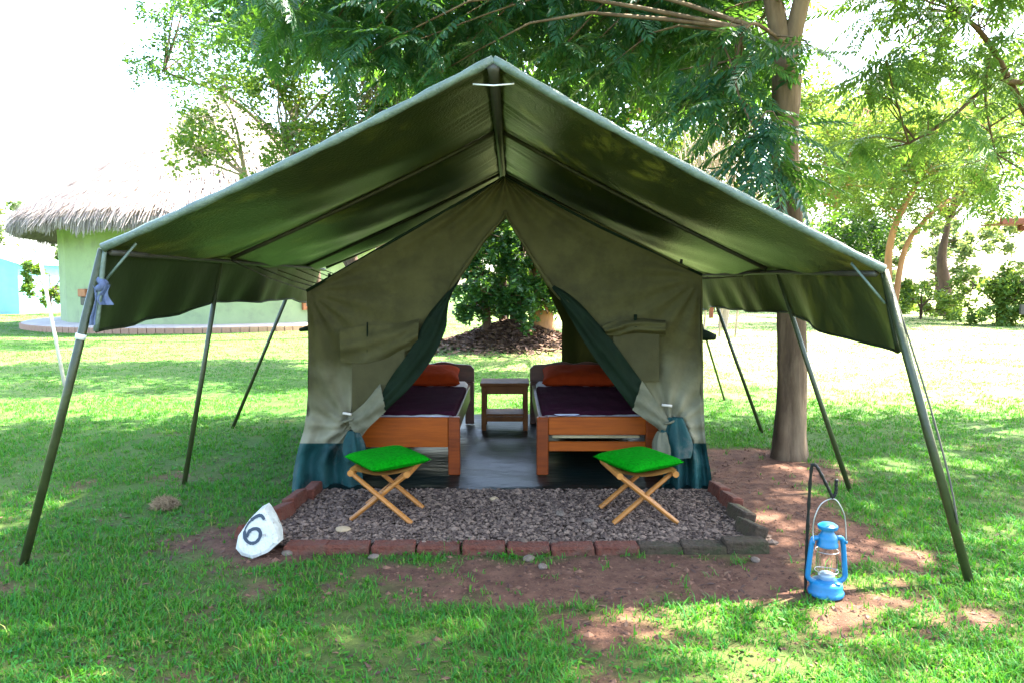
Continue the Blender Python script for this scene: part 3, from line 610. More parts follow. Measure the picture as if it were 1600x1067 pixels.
for k, (px, py, s, m) in enumerate(((536, 838, .034, 'straw'), (772, 788, .026, 'straw'), (876, 812, .03, 'pebble'), (921, 823, .024, 'pebble'), (826, 874, .028, 'pebble'), (848, 886, .024, 'pebble'), (449, 866, .026, 'pebble'), (584, 871, .024, 'pebble'), (1180, 876, .022, 'pebble'))):
    v_ = (533.5 - py) / F; y = 1.4 * (math.cos(PITCH) + v_ * math.sin(PITCH)) / (math.sin(PITCH) - v_ * math.cos(PITCH)); p = at(px, py, y); z0 = .03 if 3.85 < y < 4.9 and abs(p[0]) < 1.36 else gz(p[0], p[1])
    import bmesh
    bm = bmesh.new(); bmesh.ops.create_icosphere(bm, subdivisions=2, radius=1)
    for v in bm.verts: v.co = Vector((v.co.x * s * 1.3, v.co.y * s, v.co.z * s * .6)) * (1 + .25 * (vnoise(np.array(v.co.x * 2 + k), np.array(v.co.y * 2 + v.co.z * 3), k) - .5))
    me = bpy.data.meshes.new('loose_stone'); bm.to_mesh(me); bm.free(); me.materials.append(M[m])
    o = link('loose_stone', me, loc=(p[0], p[1], z0 + s * .35), rot=(0, 0, k))
    tag(o, ['tan loose stone on the gravel behind the front bricks', 'small tan stone on the gravel close to the tarp edge', 'flat grey stone on the gravel between the two stools', 'small grey stone on the gravel beside a stool foot', 'grey stone on soil outside the brick row below the middle', 'second grey stone on soil outside the brick row', 'grey stone on soil beside the numbered white rock', 'small bluish stone against the brick row on the soil side', 'small stone on soil by the mossy end of the bricks'][k], 'stone', 'loose stones')
edge = thing('brick_edging', (0, 3.79, 0), 'row of worn red bricks edging the gravel bed', 'edging')
def brick_mesh(seed, L=.228, W=.105, H=.075):
    b = MB().box((-L / 2, -W / 2, 0), (L / 2, W / 2, H), bev=.008)
    r = random.Random(seed); b.v = [(x + r.gauss(0, .0025), y + r.gauss(0, .0025), z + r.gauss(0, .002)) for x, y, z in b.v]
    me = bpy.data.meshes.new('brick'); me.from_pydata(b.v, [], b.f); me.update(); return me
BRK = []
for k in range(4):
    for mt in ('brick', 'mossbrick'):
        me = brick_mesh(k); me.materials.append(M[mt]); BRK.append(me)
def brick(x, y, z, rot, moss=0):
    link('brick', BRK[random.randrange(4) * 2 + moss], edge, (x - OFF['brick_edging'].x, y - OFF['brick_edging'].y, z), rot)
xs_b = [at(px, 857, 3.76)[0] for px in (478, 543, 614, 685, 756, 826, 895, 964, 1032, 1100)]
for k, x in enumerate(xs_b): brick(x, 3.79 + random.gauss(0, .006), gz(x, 3.79) - .030 + random.gauss(0, .004), (random.gauss(0, .03), random.gauss(0, .015), random.gauss(0, .012)), 1 if k > 7 else 0)
brick(at(1164, 850, 3.79)[0], 3.80, gz(1.2, 3.8) - .008, (0, .02, .03), 1)
# side bricks: leaning ones
brick(-1.385, 4.50, .052, (R(82), 0, R(86)), 0); brick(-1.40, 4.25, .045, (R(74), R(4), R(78)), 0); brick(-1.44, 4.03, -.012, (R(22), R(8), R(60)), 0); brick(-1.345, 4.74, .040, (R(88), 0, R(91)), 0); brick(-1.33, 3.90, -.035, (R(5), 0, R(70)), 0)
brick(1.385, 4.72, .046, (R(-80), R(4), R(92)), 0); brick(1.39, 4.47, .052, (R(-84), R(3), R(95)), 0); brick(1.37, 4.22, .044, (R(-76), 0, R(98)), 1); brick(1.345, 3.97, .036, (R(-68), R(3), R(100)), 1)

# ------------------------------------------------------------------ numbered rock
def make_rock():
    cx, cy = -1.328, 3.70
    out = [(408, 797), (421, 815), (433, 836), (435, 849), (420, 862), (397, 871), (378, 866), (368, 856), (370, 838), (384, 816), (398, 802)]
    ctr = np.mean([at(*p, cy) for p in out], 0); r = thing('numbered_rock', (cx, cy, 0), 'whitewashed rock with a painted black number 6 by the bricks', 'rock')
    V, n = [], len(out); tilt = .28
    rings = [(.80, 0.0), (.97, .012), (1.0, .035), (1.03, .085), (.80, .15), (.4, .18)]
    V.append(ctr * 1.0 + [0, 0, 0])
    for sc_, dy in rings:
        for p in out:
            q = at(*p, cy); d = (q - ctr) * sc_; V.append(ctr + d + [0, dy, 0])
    V.append(ctr + [0, .19, 0]); V = np.array(V); V[:, 1] += (V[:, 2] - ctr[2]) * tilt
    V[:, 2] = np.maximum(V[:, 2], -.02)
    Fc = [(0, 1 + (k + 1) % n, 1 + k) for k in range(n)]
    for i in range(len(rings) - 1): Fc += [(1 + i * n + k, 1 + i * n + (k + 1) % n, 1 + (i + 1) * n + (k + 1) % n, 1 + (i + 1) * n + k) for k in range(n)]
    Fc += [(len(V) - 1, 1 + (len(rings) - 1) * n + k, 1 + (len(rings) - 1) * n + (k + 1) % n) for k in range(n)]
    MB().add(V, Fc).build('stone', M['rock'], r, True, autos=28)
    keys = [(411, 813), (407, 808), (402, 807), (394, 811), (386, 819), (382, 829), (384, 840), (391, 846), (399, 846), (405, 841), (407, 833), (403, 827), (396, 826), (389, 830), (386, 838)]
    pts = curve_pts([(*k, 0) for k in keys], 60); P = []
    for p in pts:
        q = at(p[0], p[1], cy); q[1] += (q[2] - ctr[2]) * tilt - .004; P.append(q)
    W = [(.8 + .35 * random.random()) * w_ for w_ in [.008 if i < 8 else (.0045 if 14 < i < 22 else .0085) for i in range(61)]]
    b = MB(); VV, ff = [], []
    for i in range(61):
        t = P[min(i + 1, 60)] - P[max(0, i - 1)]; s = np.array([-t[2], 0, t[0]]); s /= np.linalg.norm(s) + 1e-9; s[1] = s[2] * tilt
        VV += [P[i] - s * W[i], P[i] + s * W[i]]
    b.add(VV, [(2 * i, 2 * i + 1, 2 * i + 3, 2 * i + 2) for i in range(60)]).build('painted_number', M['black'], r, False)
make_rock()

# ------------------------------------------------------------------ stools and cushions
def stool(cx, cy, rz, crz, label, clabel):
    z0 = .034; s = thing('folding_stool', (cx, cy, z0), label, 'stool', 'folding stools on the gravel')
    m3 = Matrix.Rotation(rz, 3, 'Z'); T = lambda p: np.array(m3 @ Vector(p)) + [cx, cy, z0]
    for k, (y, off) in enumerate(((-.15, 0), (.15, 0))):
        for sg in (-1, 1):
            yy = y + sg * .019
            a, b = T((-sg * .185, yy, 0)), T((sg * .165, yy, .285))
            MB().tube([a, b], [.0225, .0205], 10, sq=.62).build('leg', M['stool'], s, autos=40)
    for sg in (-1, 1): MB().tube([T((sg * .165, -.19, .288)), T((sg * .165, .19, .288))], .019, 10).build('top_rail', M['stool'], s, autos=40)
    MB().tube([T((-.01, -.18, .150)), T((-.01, .18, .150))], .008, 8).build('pivot_rod', M['stool'], s)
    MB().grid(lambda u, v: tuple(T((-.178 + .356 * u, -.17 + .34 * v, .309 - .032 * math.sin(math.pi * u)))), 12, 4).build('sling_seat', M['stool'], s)
    pillow('seat_cushion', (cx, cy, z0 + .338), .37, .36, .078, (R(2), R(-1), crz), M['green'], clabel, 'cushion', pw=.5, seed=cx)
stool(-.745, 4.33, R(-6), R(38), 'wooden folding stool on gravel in front of the solid footboard bed', 'fuzzy bright green cushion on the stool before the solid footboard bed')
stool(.748, 4.30, R(8), R(31), 'wooden folding stool on gravel in front of the slotted foot bed', 'fuzzy bright green cushion on the stool before the slotted foot bed')

# ------------------------------------------------------------------ lantern and hook
def lantern():
    Y0 = 3.24; cx = at(1291, 900, Y0)[0]; g = gz(cx, Y0); z0 = g + .004
    l = thing('hurricane_lantern', (cx, Y0, z0), 'blue kerosene hurricane lantern hanging low from an iron hook', 'lantern'); c = (cx, Y0, z0)
    tk = MB().lathe([(.060, 0), (.076, .004), (.079, .016), (.074, .024), (.070, .030), (.071, .050), (.066, .062), (.050, .069), (.030, .073)], c, 32).build('fuel_tank', M['lantern'], l, autos=50)
    MB().lathe([(.014, 0), (.014, .012), (.010, .014)], (cx + .030, Y0 - .045, z0 + .060), 14).build('filler_cap', M['lantern'], tk, autos=40)
    MB().lathe([(.030, .073), (.033, .080), (.036, .092), (.030, .098), (.020, .108), (.010, .112)], c, 24).build('burner', M['brass'], l, autos=40)
    MB().lathe([(.034, .098), (.043, .118), (.047, .145), (.046, .175), (.040, .205), (.036, .222)], c, 28, cap=False).build('glass_globe', M['glass'], l)
    for k in range(2):
        zz = (.112, .205)[k]; MB().tube([(cx + .050 * math.cos(a), Y0 + .050 * math.sin(a), z0 + zz) for a in np.linspace(0, 2 * math.pi, 25)], .0018, 5).build('globe_guard', M['wire'], l)
    MB().lathe([(.037, .222), (.046, .226), (.046, .236), (.042, .243), (.043, .262), (.040, .272), (.032, .280), (.026, .292), (.026, .300), (.040, .304), (.044, .312), (.043, .320), (.030, .329), (.012, .333)], c, 28).build('chimney_hood', M['lantern'], l, autos=45)
    for s in (-1, 1):
        p = curve_pts([(s * .040, 0, .262), (s * .058, 0, .262), (s * .068, 0, .250), (s * .073, 0, .215), (s * .082, 0, .12), (s * .084, 0, .085), (s * .070, 0, .066), (s * .050, 0, .060)], 24)
        MB().tube([q + np.array(c) for q in p], .0115, 12).build('side_tube', M['lantern'], l)
    hz = at(1302, 778, Y0)[2] - z0
    p = curve_pts([(-.066, -.012, .245), (-.067, 0, .30), (-.060, 0, .36), (-.030, 0, hz - .022), (.026, 0, hz - .003), (.066, 0, .385), (.079, 0, .33), (.080, -.012, .245)], 36)
    MB().tube([q + np.array(c) for q in p], .0024, 6).build('bail_handle', M['wire'], l)
    for s in (-.066, .080): MB().lathe([(.005, -.006), (.005, .006)], (cx + s, Y0 - .012, z0 + .245), 8).build('handle_lug', M['lantern'], l)
    # hook
    top = at(1274, 727, Y0); hx = at(1266, 850, Y0)[0]
    p = [(hx - .004, Y0 + .03, g - .06), (hx - .002, Y0 + .03, .3), (top[0] - .010, Y0 + .02, top[2] - .03), (top[0], Y0 + .012, top[2]), (top[0] + .012, Y0, top[2] - .012), at(1296, 766, Y0), at(1301, 776, Y0), at(1306, 768, Y0), at(1307, 748, Y0)]
    pp = curve_pts(p, 70)
    o = MB().tube(pp, [.0075 + .0015 * math.sin(i * 2.2) for i in range(71)], 8).build('lantern_hook', M['iron'])
    tag(o, 'black twisted iron hook stuck in the ground holding the lantern', 'hook')
lantern()

# dry clump on the lawn
P0 = at(258, 792, 4.54); n = 1400; d = rng.normal(size=(n, 3)); d /= np.linalg.norm(d, axis=1)[:, None]; d[:, 2] = np.abs(d[:, 2])
c0 = np.array([P0[0], P0[1], gz(P0[0], P0[1])]) + d * np.array([.085, .07, .07]) * rng.uniform(.2, 1, (n, 1)) ** .5 + [0, 0, .005]
V, Fc = leaves(c0, .06, .05, up=.2); tag(link('dry_grass_clump', np_mesh('dry_grass_clump', V, Fc, M['straw'])), 'pale ball of dry grass lying on the lawn beside a pole', 'dry grass')

# ------------------------------------------------------------------ trees
def arr_tubes(mb, paths):
    for p, r, n in paths: mb.tube(p, r, n, cap=False)
def frond_template(np_=11, L=1.0, seed=0):
    r = np.random.default_rng(seed); V, Fc = [], []
    def leaf(b, d, s, ln, w):
        k = len(V); nn = np.array([0, 0, 1.0]); V.extend([b, b + d * ln * .45 + s * w, b + d * ln - nn * ln * .12, b + d * ln * .45 - s * w]); Fc.extend([(k, k + 1, k + 2), (k, k + 2, k + 3)])
    for i in range(np_):
        t = (i + 1) / (np_ + .5); b = np.array([t * L, 0, -.30 * t * t * L])
        ln = .235 * (1 - .55 * abs(t - .45)) * r.uniform(.88, 1.1)
        for sg in (-1, 1):
            a = R(62 - 26 * t) * sg + r.normal(0, .07); d = np.array([math.cos(a), math.sin(a), -.22 - .25 * t + r.normal(0, .08)]); d /= np.linalg.norm(d)
            s = np.array([-d[1], d[0], 0]); leaf(b, d, s, ln, ln * .175)
    leaf(np.array([L * .97, 0, -.28 * L]), np.array([.85, 0, -.5]), np.array([0, 1, 0]), .2, .027)
    k = len(V); m = 4   # midrib
    for i in range(m + 1):
        t = i / m; V.extend([np.array([t * L, -.008 * (1 - .7 * t), -.30 * t * t * L]), np.array([t * L, .008 * (1 - .7 * t), -.30 * t * t * L])])
    for i in range(m): Fc.extend([(k + 2 * i, k + 2 * i + 2, k + 2 * i + 3), (k + 2 * i, k + 2 * i + 3, k + 2 * i + 1)])
    return np.array(V), np.array(Fc)
FT = [frond_template(11, 1, 1), frond_template(10, 1, 2), frond_template(12, 1, 3)]
def frond_tree(root, tips, limbs, leafmat, barkmat, nmin, nmax, size, keep=230, limb_r=.012):
    """rosettes of pinnate leaves at twig tips; the largest in view are leaf objects"""
    o = OFF[root.name]; oo = np.array(o)
    S = np.concatenate([np.array(curve_pts(l, 24)) for l in limbs]); tw = MB(); fr = []
    for T in tips:
        T = np.array(T); q = S[np.argmin(np.linalg.norm(S - T, axis=1) + .6 * np.maximum(0, T[2] - S[:, 2] * 0 - S[:, 2]))]
        mid = (q + T) / 2 + rng.normal(0, .08, 3) + [0, 0, .12 * np.linalg.norm(T - q)]
        path = curve_pts([q, mid, T], 5); r0 = min(.02, .006 + .006 * np.linalg.norm(T - q)); tw.tube(path, list(np.linspace(r0, .004, 6)), 4, cap=False)
        n = rng.integers(nmin, nmax + 1); a0 = rng.uniform(0, 6.28)
        for k in range(n):
            b = T if k < n * .7 else np.array(path[4]); fr.append((b, a0 + k * 2.4 + rng.normal(0, .25), rng.uniform(-.25, .75) , size * rng.uniform(.7, 1.25), rng.normal(0, .3), rng.integers(3)))
    tw.build('twigs', M[barkmat], root, kind='stuff')
    B = np.array([f[0] for f in fr]); px, py, z = proj(B); S_ = np.array([f[3] for f in fr]) / z
    vis = (B[:, 1] > 1) & (px > -20) & (px < 1620) & (py > -30) & (py < 640)
    score = np.where(vis, S_, -1); order = np.argsort(-score); chosen = set(order[:keep][score[order[:keep]] > 0].tolist())
    shared = []
    for V, Fc in FT: shared.append(np_mesh('leaf', V, Fc, M[leafmat], False))
    VV, FF, n = [], [], 0
    for i, (b, az, el, s, roll, t) in enumerate(fr):
        m = Euler((roll, el, az)).to_matrix()
        if i in chosen:
            ob = bpy.data.objects.new('leaf', shared[t]); C.objects.link(ob); ob.parent = root; ob.location = Vector(b) - o; ob.rotation_euler = (roll, el, az); ob.scale = (s, s, s)
        else:
            V, Fc = FT[t]; VV.append((V * s) @ np.array(m).T + b - oo); FF.append(Fc + n); n += len(V)
    if VV: link('crown', np_mesh('crown', np.concatenate(VV), np.concatenate(FF), M[leafmat], False), root, kind='stuff')
def leafy_tree(root, clusters, limbs, leafmat, barkmat, size, aspect=.5, limbn=6, sv=.4, part='crown', branches=True):
    oo = np.array(OFF[root.name]); P = []
    S = np.concatenate([np.array(curve_pts(l, 16)) for l in limbs]); br = MB()
    for c, r, n in clusters:
        c = np.array(c, float); k = max(3, n // 70)
        sub = c + rng.normal(size=(k, 3)) * np.array(r) * .55
        for sp in sub: P.append(sp + rng.normal(size=(n // k, 3)) * np.array(r).mean() * .24)
        if branches:
            q = S[np.argmin(np.linalg.norm(S - c, axis=1))]; br.tube(curve_pts([q, (q + c) / 2 + rng.normal(0, .12, 3) + [0, 0, .1], c], 6), list(np.linspace(min(.05, .012 + .012 * np.linalg.norm(q - c)), .006, 7)), 5, cap=False)
            for sp in sub[:7]: br.tube([c, (c + sp) / 2 + rng.normal(0, .05, 3), sp], [.010, .007, .004], 4, cap=False)
    if branches and br.v: br.build('branches', M[barkmat], root, kind='stuff')
    V, Fc = leaves(np.concatenate(P), size, aspect, sv=sv)
    link(part, np_mesh(part, V - oo, Fc, M[leafmat], False), root, kind='stuff')
def trunk(root, keys, radii, barkmat, n=14, name='trunk', wob=.04, flare=0):
    m = 26; P = curve_pts(keys, m); rr = np.interp(np.linspace(0, 1, m + 1), np.linspace(0, 1, len(radii)), radii)
    mb = MB().tube(P, list(rr), n)
    V = np.array(mb.v); c = np.repeat(np.array(P), n, 0); d = V - c; a = np.tile(np.arange(n), m + 1); lev = np.repeat(np.arange(m + 1), n)
    k = 1 + wob * np.sin(a * 2 * np.pi / n * 3 + lev * .25) + wob * .8 * np.sin(a * 2 * np.pi / n * 5 + 1 + lev * .6) + rng.normal(0, wob * .35, len(a))
    if flare: k *= 1 + flare * np.exp(-lev / 1.6) * (1 + .35 * np.sin(a * 2 * np.pi / n * 4))
    mb.v = [tuple(p) for p in c + d * k[:, None]]
    return mb.build(name, M[barkmat], root)

# --- tall tree beside the tent
b1 = np.array([2.26, 5.92, 0]); t1 = thing('shade_tree', (*b1[:2], 0), 'tall straight trunked shade tree beside the tent with feathery leaves', 'tree')
fork = at(1229, 120, 5.92)
trunk(t1, [b1 - [0, 0, .06], b1 + [0, 0, .7], at(1235, 380, 5.92), at(1228, 230, 5.92), fork], [.122, .112, .102, .096, .110], 'bark', 48, flare=.4, wob=.045)
LA = [fork, at(1207, 0, 5.95), fork + [-.2, .15, 1.1], fork + [-.7, .9, 2.0], fork + [-2.2, 2.2, 2.9], fork + [-4.6, 3.4, 3.2]]
LB = [fork, at(1252, 0, 5.9), fork + [.3, 0, 1.1], fork + [.8, -.2, 2.0], fork + [2.6, -.4, 3.3], fork + [5.2, -.2, 4.0]]
LC = [fork + [-.2, .15, 1.1], fork + [-.6, -.6, 2.0], fork + [-1.3, -1.8, 3.0], fork + [-2.6, -3.0, 3.8]]
LD = [fork + [.25, -.03, .9], fork + [.6, -1.0, 2.2], fork + [1.8, -2.4, 3.6], fork + [3.8, -3.2, 4.2]]
LE = [fork + [-.3, .4, 1.2], fork + [.2, 1.8, 2.1], fork + [.3, 3.2, 2.8]]
for l, r in ((LA, (.078, .072, .066, .05, .03)), (LB, (.07, .064, .06, .045, .03)), (LC, (.06, .05, .03)), (LD, (.06, .05, .03)), (LE, (.06, .045, .025))):
    trunk(t1, l, r, 'bark', 10, 'limb')
tips = []
def ok_view(T, ymax):      # keep the sight lines of the photograph open below the crown
    px, py, z = proj(np.array([T])); return py[0] < ymax
while len(tips) < 600:     # high spreading crown, mostly overhead
    T = np.array([rng.uniform(-3.6, 9.6), rng.uniform(.6, 9.3), rng.uniform(4.3, 8.0)])
    if ((T[0] - 2.9) / 6.8) ** 2 + ((T[1] - 5.2) / 4.6) ** 2 > 1 or fbm(np.array(T[0] * .6), np.array(T[1] * .6), 91) < .43: continue
    if proj(np.array([T]))[1][0] > -60 or (T[0] < 1.2 and rng.random() < .5): continue
    tips.append(T)
for _ in range(250):       # drooping fringe over the tent roof
    px = rng.uniform(400, 1200); Yv = rng.uniform(6.3, 9.0); edge_y = 118 - 70 * abs((px - 830) / 430) ** 2 + rng.normal(0, 22)
    if px > 1040: edge_y += 45
    tips.append(at(px, rng.uniform(-70, max(10, edge_y)), Yv))
for px, py, Yv in ((1205, 185, 5.35), (1180, 210, 5.3), (1225, 205, 5.4), (1195, 255, 5.3), (1215, 270, 5.25), (1168, 165, 5.6), (1130, 150, 5.8), (1100, 120, 6.0), (1150, 120, 5.9), (1085, 160, 6.0), (1060, 110, 6.2), (1120, 60, 5.6), (1160, 40, 5.6), (1265, 72, 5.5), (1180, 95, 5.5)): tips.append(at(px, py, Yv))
LF = [fork + [-.05, -.06, .25], at(1170, 40, 5.6), at(1150, 130, 5.5), at(1190, 225, 5.32)]
trunk(t1, LF, (.016, .012, .009, .006), 'bark', 6, 'limb')
frond_tree(t1, tips, [LA, LB, LC, LD, LE, LF], 'frond', 'bark', 6, 9, .50, keep=290)

# --- overhanging tree to the right (its trunk stands outside the picture)
b6 = np.array([7.3, 8.6, 0]); t6 = thing('overhanging_tree', (*b6[:2], 0), 'bright green feathery boughs reaching over the lawn from the side', 'tree')
trunk(t6, [b6 - [0, 0, .05], b6 + [-.1, 0, 1.5], b6 + [.05, .1, 3.0], b6 + [.1, 0, 4.6]], [.17, .14, .12, .09], 'bark', 12, flare=.3)
G1 = [b6 + [-.05, .05, 2.4], at(1640, 230, 8.2), at(1550, 75, 8.0), at(1500, 20, 7.8)]
G2 = [b6 + [.05, .1, 3.4], at(1600, 130, 8.0), at(1540, 240 - 100, 7.9), at(1480, 190, 7.8), at(1420, 225, 7.7)]
G3 = [at(1545, 90, 8.0), at(1540, 160, 8.0), at(1555, 240, 7.9)]
G4 = [b6 + [.1, 0, 4.4], b6 + [-1.2, -.6, 5.4], b6 + [-2.6, -1.2, 5.9]]
for g, r in ((G1, (.05, .035, .02)), (G2, (.04, .022, .012)), (G3, (.018, .013, .008)), (G4, (.07, .05, .03))): trunk(t6, g, r, 'bark', 8, 'limb')
tips = [at(rng.uniform(1340, 1680), rng.uniform(-80, 110), rng.uniform(7.0, 9.0)) for _ in range(48)] + [at(rng.uniform(1490, 1680), rng.uniform(100, 300), rng.uniform(7.2, 8.8)) for _ in range(22)] + [at(rng.uniform(1340, 1470), rng.uniform(90, 225), rng.uniform(7.4, 8.4)) for _ in range(14)]
tips += [b6 + np.array([rng.normal(-1, 1.6), rng.normal(-.4, 1.4), rng.uniform(5, 7.2)]) for _ in range(90)]
frond_tree(t6, tips, [G1, G2, G3, G4], 'frond2', 'bark', 4, 7, .46, keep=290)

# --- many-stemmed tree standing behind the tent
b3 = np.array([.35, 16.8, 0]); z3 = gz(*b3[:2]); t3 = thing('creeper_tree', (*b3[:2], 0), 'dark broad crowned tree with creeper clad stems behind the tent', 'tree')
stems = [[(-.55, 16.3, .25), (-.62, 16.3, 1.2), (-.9, 16.2, 2.5), (-1.6, 15.8, 4.2), (-2.8, 15.0, 5.4)], [(.10, 16.6, .45), (.05, 16.5, 1.5), (.2, 16.4, 3.0), (.3, 16.0, 5.0), (.5, 15.5, 6.5)], [(.66, 16.7, .2), (.62, 16.7, 1.4), (.8, 16.6, 2.8), (1.8, 16.2, 4.4), (3.2, 15.4, 5.4)], [(-.2, 16.9, .4), (-.3, 17.0, 2.0), (-1.2, 17, 4.0), (-3.6, 16.5, 5.4)]]
for s, r in zip(stems, ((.10, .07, .05, .03), (.14, .12, .09, .04), (.27, .22, .14, .05), (.10, .08, .05, .03))): trunk(t3, s, r, 'obark' if r[0] > .2 else 'dbark', 12, 'stem', wob=.08, flare=.3)
cl = []
for _ in range(46):
    px = rng.uniform(360, 1120); Yv = rng.uniform(11.5, 15.5); cl.append((at(px, rng.uniform(-120, (200 if px > 600 else 95) - 60 * abs((px - 740) / 380) ** 2), Yv), (.85, .7, .6), 900))
for _ in range(62): cl.append((at(rng.uniform(722, 875), rng.uniform(290, 482), rng.uniform(15.3, 16.9)), (.30, .3, .32), 420))
leafy_tree(t3, cl, stems, 'leafd', 'dbark', .13, .42)
hv = MB()
for px, py, w in ((572, 140, 22), (590, 160, 14), (470, 70, 10), (690, 10, 26), (560, 100, 10)):
    for _ in range(26):
        a = at(px + rng.normal(0, w * .5), py - rng.uniform(10, 60), 13); b = a + [rng.normal(0, .12), rng.normal(0, .1), -rng.uniform(.3, .9)]
        hv.tube([a, (a + b) / 2 + rng.normal(0, .04, 3), b], [.006, .006, .003], 3, cap=False)
hv.build('hanging_roots', M['vine'], t3, kind='stuff')

# mound litter
n = 5200; x = rng.normal(0, .95, n); y = 16.3 + rng.normal(0, .75, n); V, Fc = leaves(np.stack([x, y, hgt(x, y) + rng.uniform(0, .06, n)], -1), .13, .5, up=1.2)
tag(link('leaf_mound', np_mesh('leaf_mound', V, Fc, M['litter'], False)), 'heap of dead brown leaves and stones round the creeper clad stems', 'leaf heap', kind='stuff')

# --- bushy tree by the hut
b2 = np.array([-2.75, 13.6, 0]); t2 = thing('bushy_tree', (*b2[:2], 0), 'sunlit small leaved bushy tree between the tent and the thatched hut', 'tree')
st2 = [[b2 - [0, 0, .05], b2 + [-.1, 0, 1.4], b2 + [-.5, 0, 2.8], b2 + [-1.4, .1, 4.0]], [b2 + [-.1, 0, 1.5], b2 + [-.9, .3, 2.6], b2 + [-2.2, .3, 3.4]]]
for s, r in zip(st2, ((.14, .10, .06), (.07, .05, .03))): trunk(t2, s, r, 'dbark', 10, 'stem')
cl = [(at(rng.uniform(300, 640), rng.uniform(105, 262), rng.uniform(12.8, 14.6)), (.5, .45, .42), 430) for _ in range(46)]
leafy_tree(t2, cl, st2, 'leafm', 'vine', .078, .6)
# outer twigs against the sky: thin, small leaved
t7b = np.array([-5.2, 19.5, 0]); t7 = thing('slender_tree', (*t7b[:2], 0), 'tall thin bluish tree whose twigs show against the sky above the hut', 'tree')
st7 = [[t7b, t7b + [0, 0, 2.5], t7b + [-.4, 0, 5.5], t7b + [-1.8, 0, 8.0]], [t7b + [-.1, 0, 4], t7b + [-1.8, 0, 6], t7b + [-3.8, 0, 6.9]]]
for s, r in zip(st7, ((.14, .1, .05), (.06, .04, .02))): trunk(t7, s, r, 'dbark', 8, 'stem')
cl = [(at(rng.uniform(225, 470), rng.uniform(-40, 135), rng.uniform(18.5, 21)) , (.6, .6, .5), 300) for _ in range(34)]
leafy_tree(t7, cl, st7, 'leafd', 'dbark', .11, .5)

# --- right hand background trees
b4 = at(1392, 462, 27.0); b4[2] = gz(b4[0], b4[1]); t4 = thing('forked_tree', tuple(b4), 'orange barked tree forking low with pale feathery crown on the lawn edge', 'tree')
s4 = [[b4 - [0, 0, .1], at(1388, 400, 27), at(1404, 340, 27), at(1428, 295, 27), at(1442, 255, 27), at(1470, 190, 27)], [b4 + [.1, 0, .1], at(1412, 395, 27), at(1445, 345, 27), at(1478, 318, 27.2), at(1530, 290, 27.4)], [at(1442, 255, 27), at(1400, 200, 26.5), at(1350, 170, 26)]]
for s, r in zip(s4, ((.15, .12, .11, .09, .05), (.11, .09, .07, .04), (.06, .04))): trunk(t4, s, r, 'obark', 10, 'stem', wob=.05)
cl = [(at(rng.uniform(1290, 1560), rng.uniform(165, 330), rng.uniform(25, 29.5)), (1.0, .9, .55), 720) for _ in range(52)]
leafy_tree(t4, cl, s4, 'leafp', 'obark', .15, .4)
def simple_tree(name, base, h, clusters, leafmat, barkmat, size, label, group=None, r=.2, cat='tree'):
    base = np.array(base, float); base[2] = gz(base[0], base[1]); t = thing(name, tuple(base), label, cat, group)
    s = [[base - [0, 0, .1], base + [.1, 0, h * .3], base + [-.05, .1, h * .6], base + [.1, 0, h]]]
    trunk(t, s[0], (r, r * .8, r * .6, r * .3), barkmat, 10); leafy_tree(t, clusters, s, leafmat, barkmat, size, .5, branches=True); return t
c5 = at(1474, 440, 33); simple_tree('dark_trunk_tree', c5, 4.2, [(at(rng.uniform(1400, 1600), rng.uniform(90, 270), rng.uniform(31, 35)), (1.3, 1.2, .9), 560) for _ in range(28)], 'leafp', 'dbark', .2, 'thick dark trunked tree rising from bushes at the lawn edge', r=.34)
c = at(1310, 462, 31); simple_tree('evergreen_tree', c, 3.5, [(at(rng.uniform(1255, 1375), rng.uniform(335, 430), rng.uniform(29.5, 32)), (.8, .8, .6), 420) for _ in range(16)] , 'leafd', 'dbark', .17, 'compact dark green tree behind the shade tree trunk', r=.12)
c = at(1300, 455, 40); simple_tree('pale_tree', c, 6, [(at(rng.uniform(1210, 1420), rng.uniform(150, 330), rng.uniform(38, 43)), (1.7, 1.5, 1.2), 620) for _ in range(30)], 'leafp', 'obark', .24, 'large pale yellow green tree beyond the evergreen', r=.25)
c = at(1130, 465, 24); simple_tree('thicket_tree', c, 5, [(at(rng.uniform(1000, 1210), rng.uniform(70, 330), rng.uniform(22, 26)), (.9, .9, .8), 560) for _ in range(32)], 'leafm', 'vine', .15, 'tangled green tree behind the fly roof full of dry vines', r=.16)
vt = thing('dry_vines', tuple(at(1120, 470, 20)[:2]) + (0,), 'tangle of leafless tan vines behind the fly roof', 'vines')
vm = MB()
for _ in range(90):
    a = at(rng.uniform(1060, 1190), rng.uniform(150, 260), rng.uniform(19, 21)); b = at(rng.uniform(1080, 1180), rng.uniform(300, 440), rng.uniform(19, 21))
    vm.tube(curve_pts([a, (a + b) / 2 + rng.normal(0, .45, 3), b], 8), .014, 4, cap=False)
for px in (1100, 1125, 1150): vm.tube(curve_pts([(at(px, 470, 20)[0], 20, 0), at(px + 10, 380, 20), at(px - 10, 240, 20)], 8), .03, 5, cap=False)
vm.build('stems', M['vine'], vt, kind='stuff')
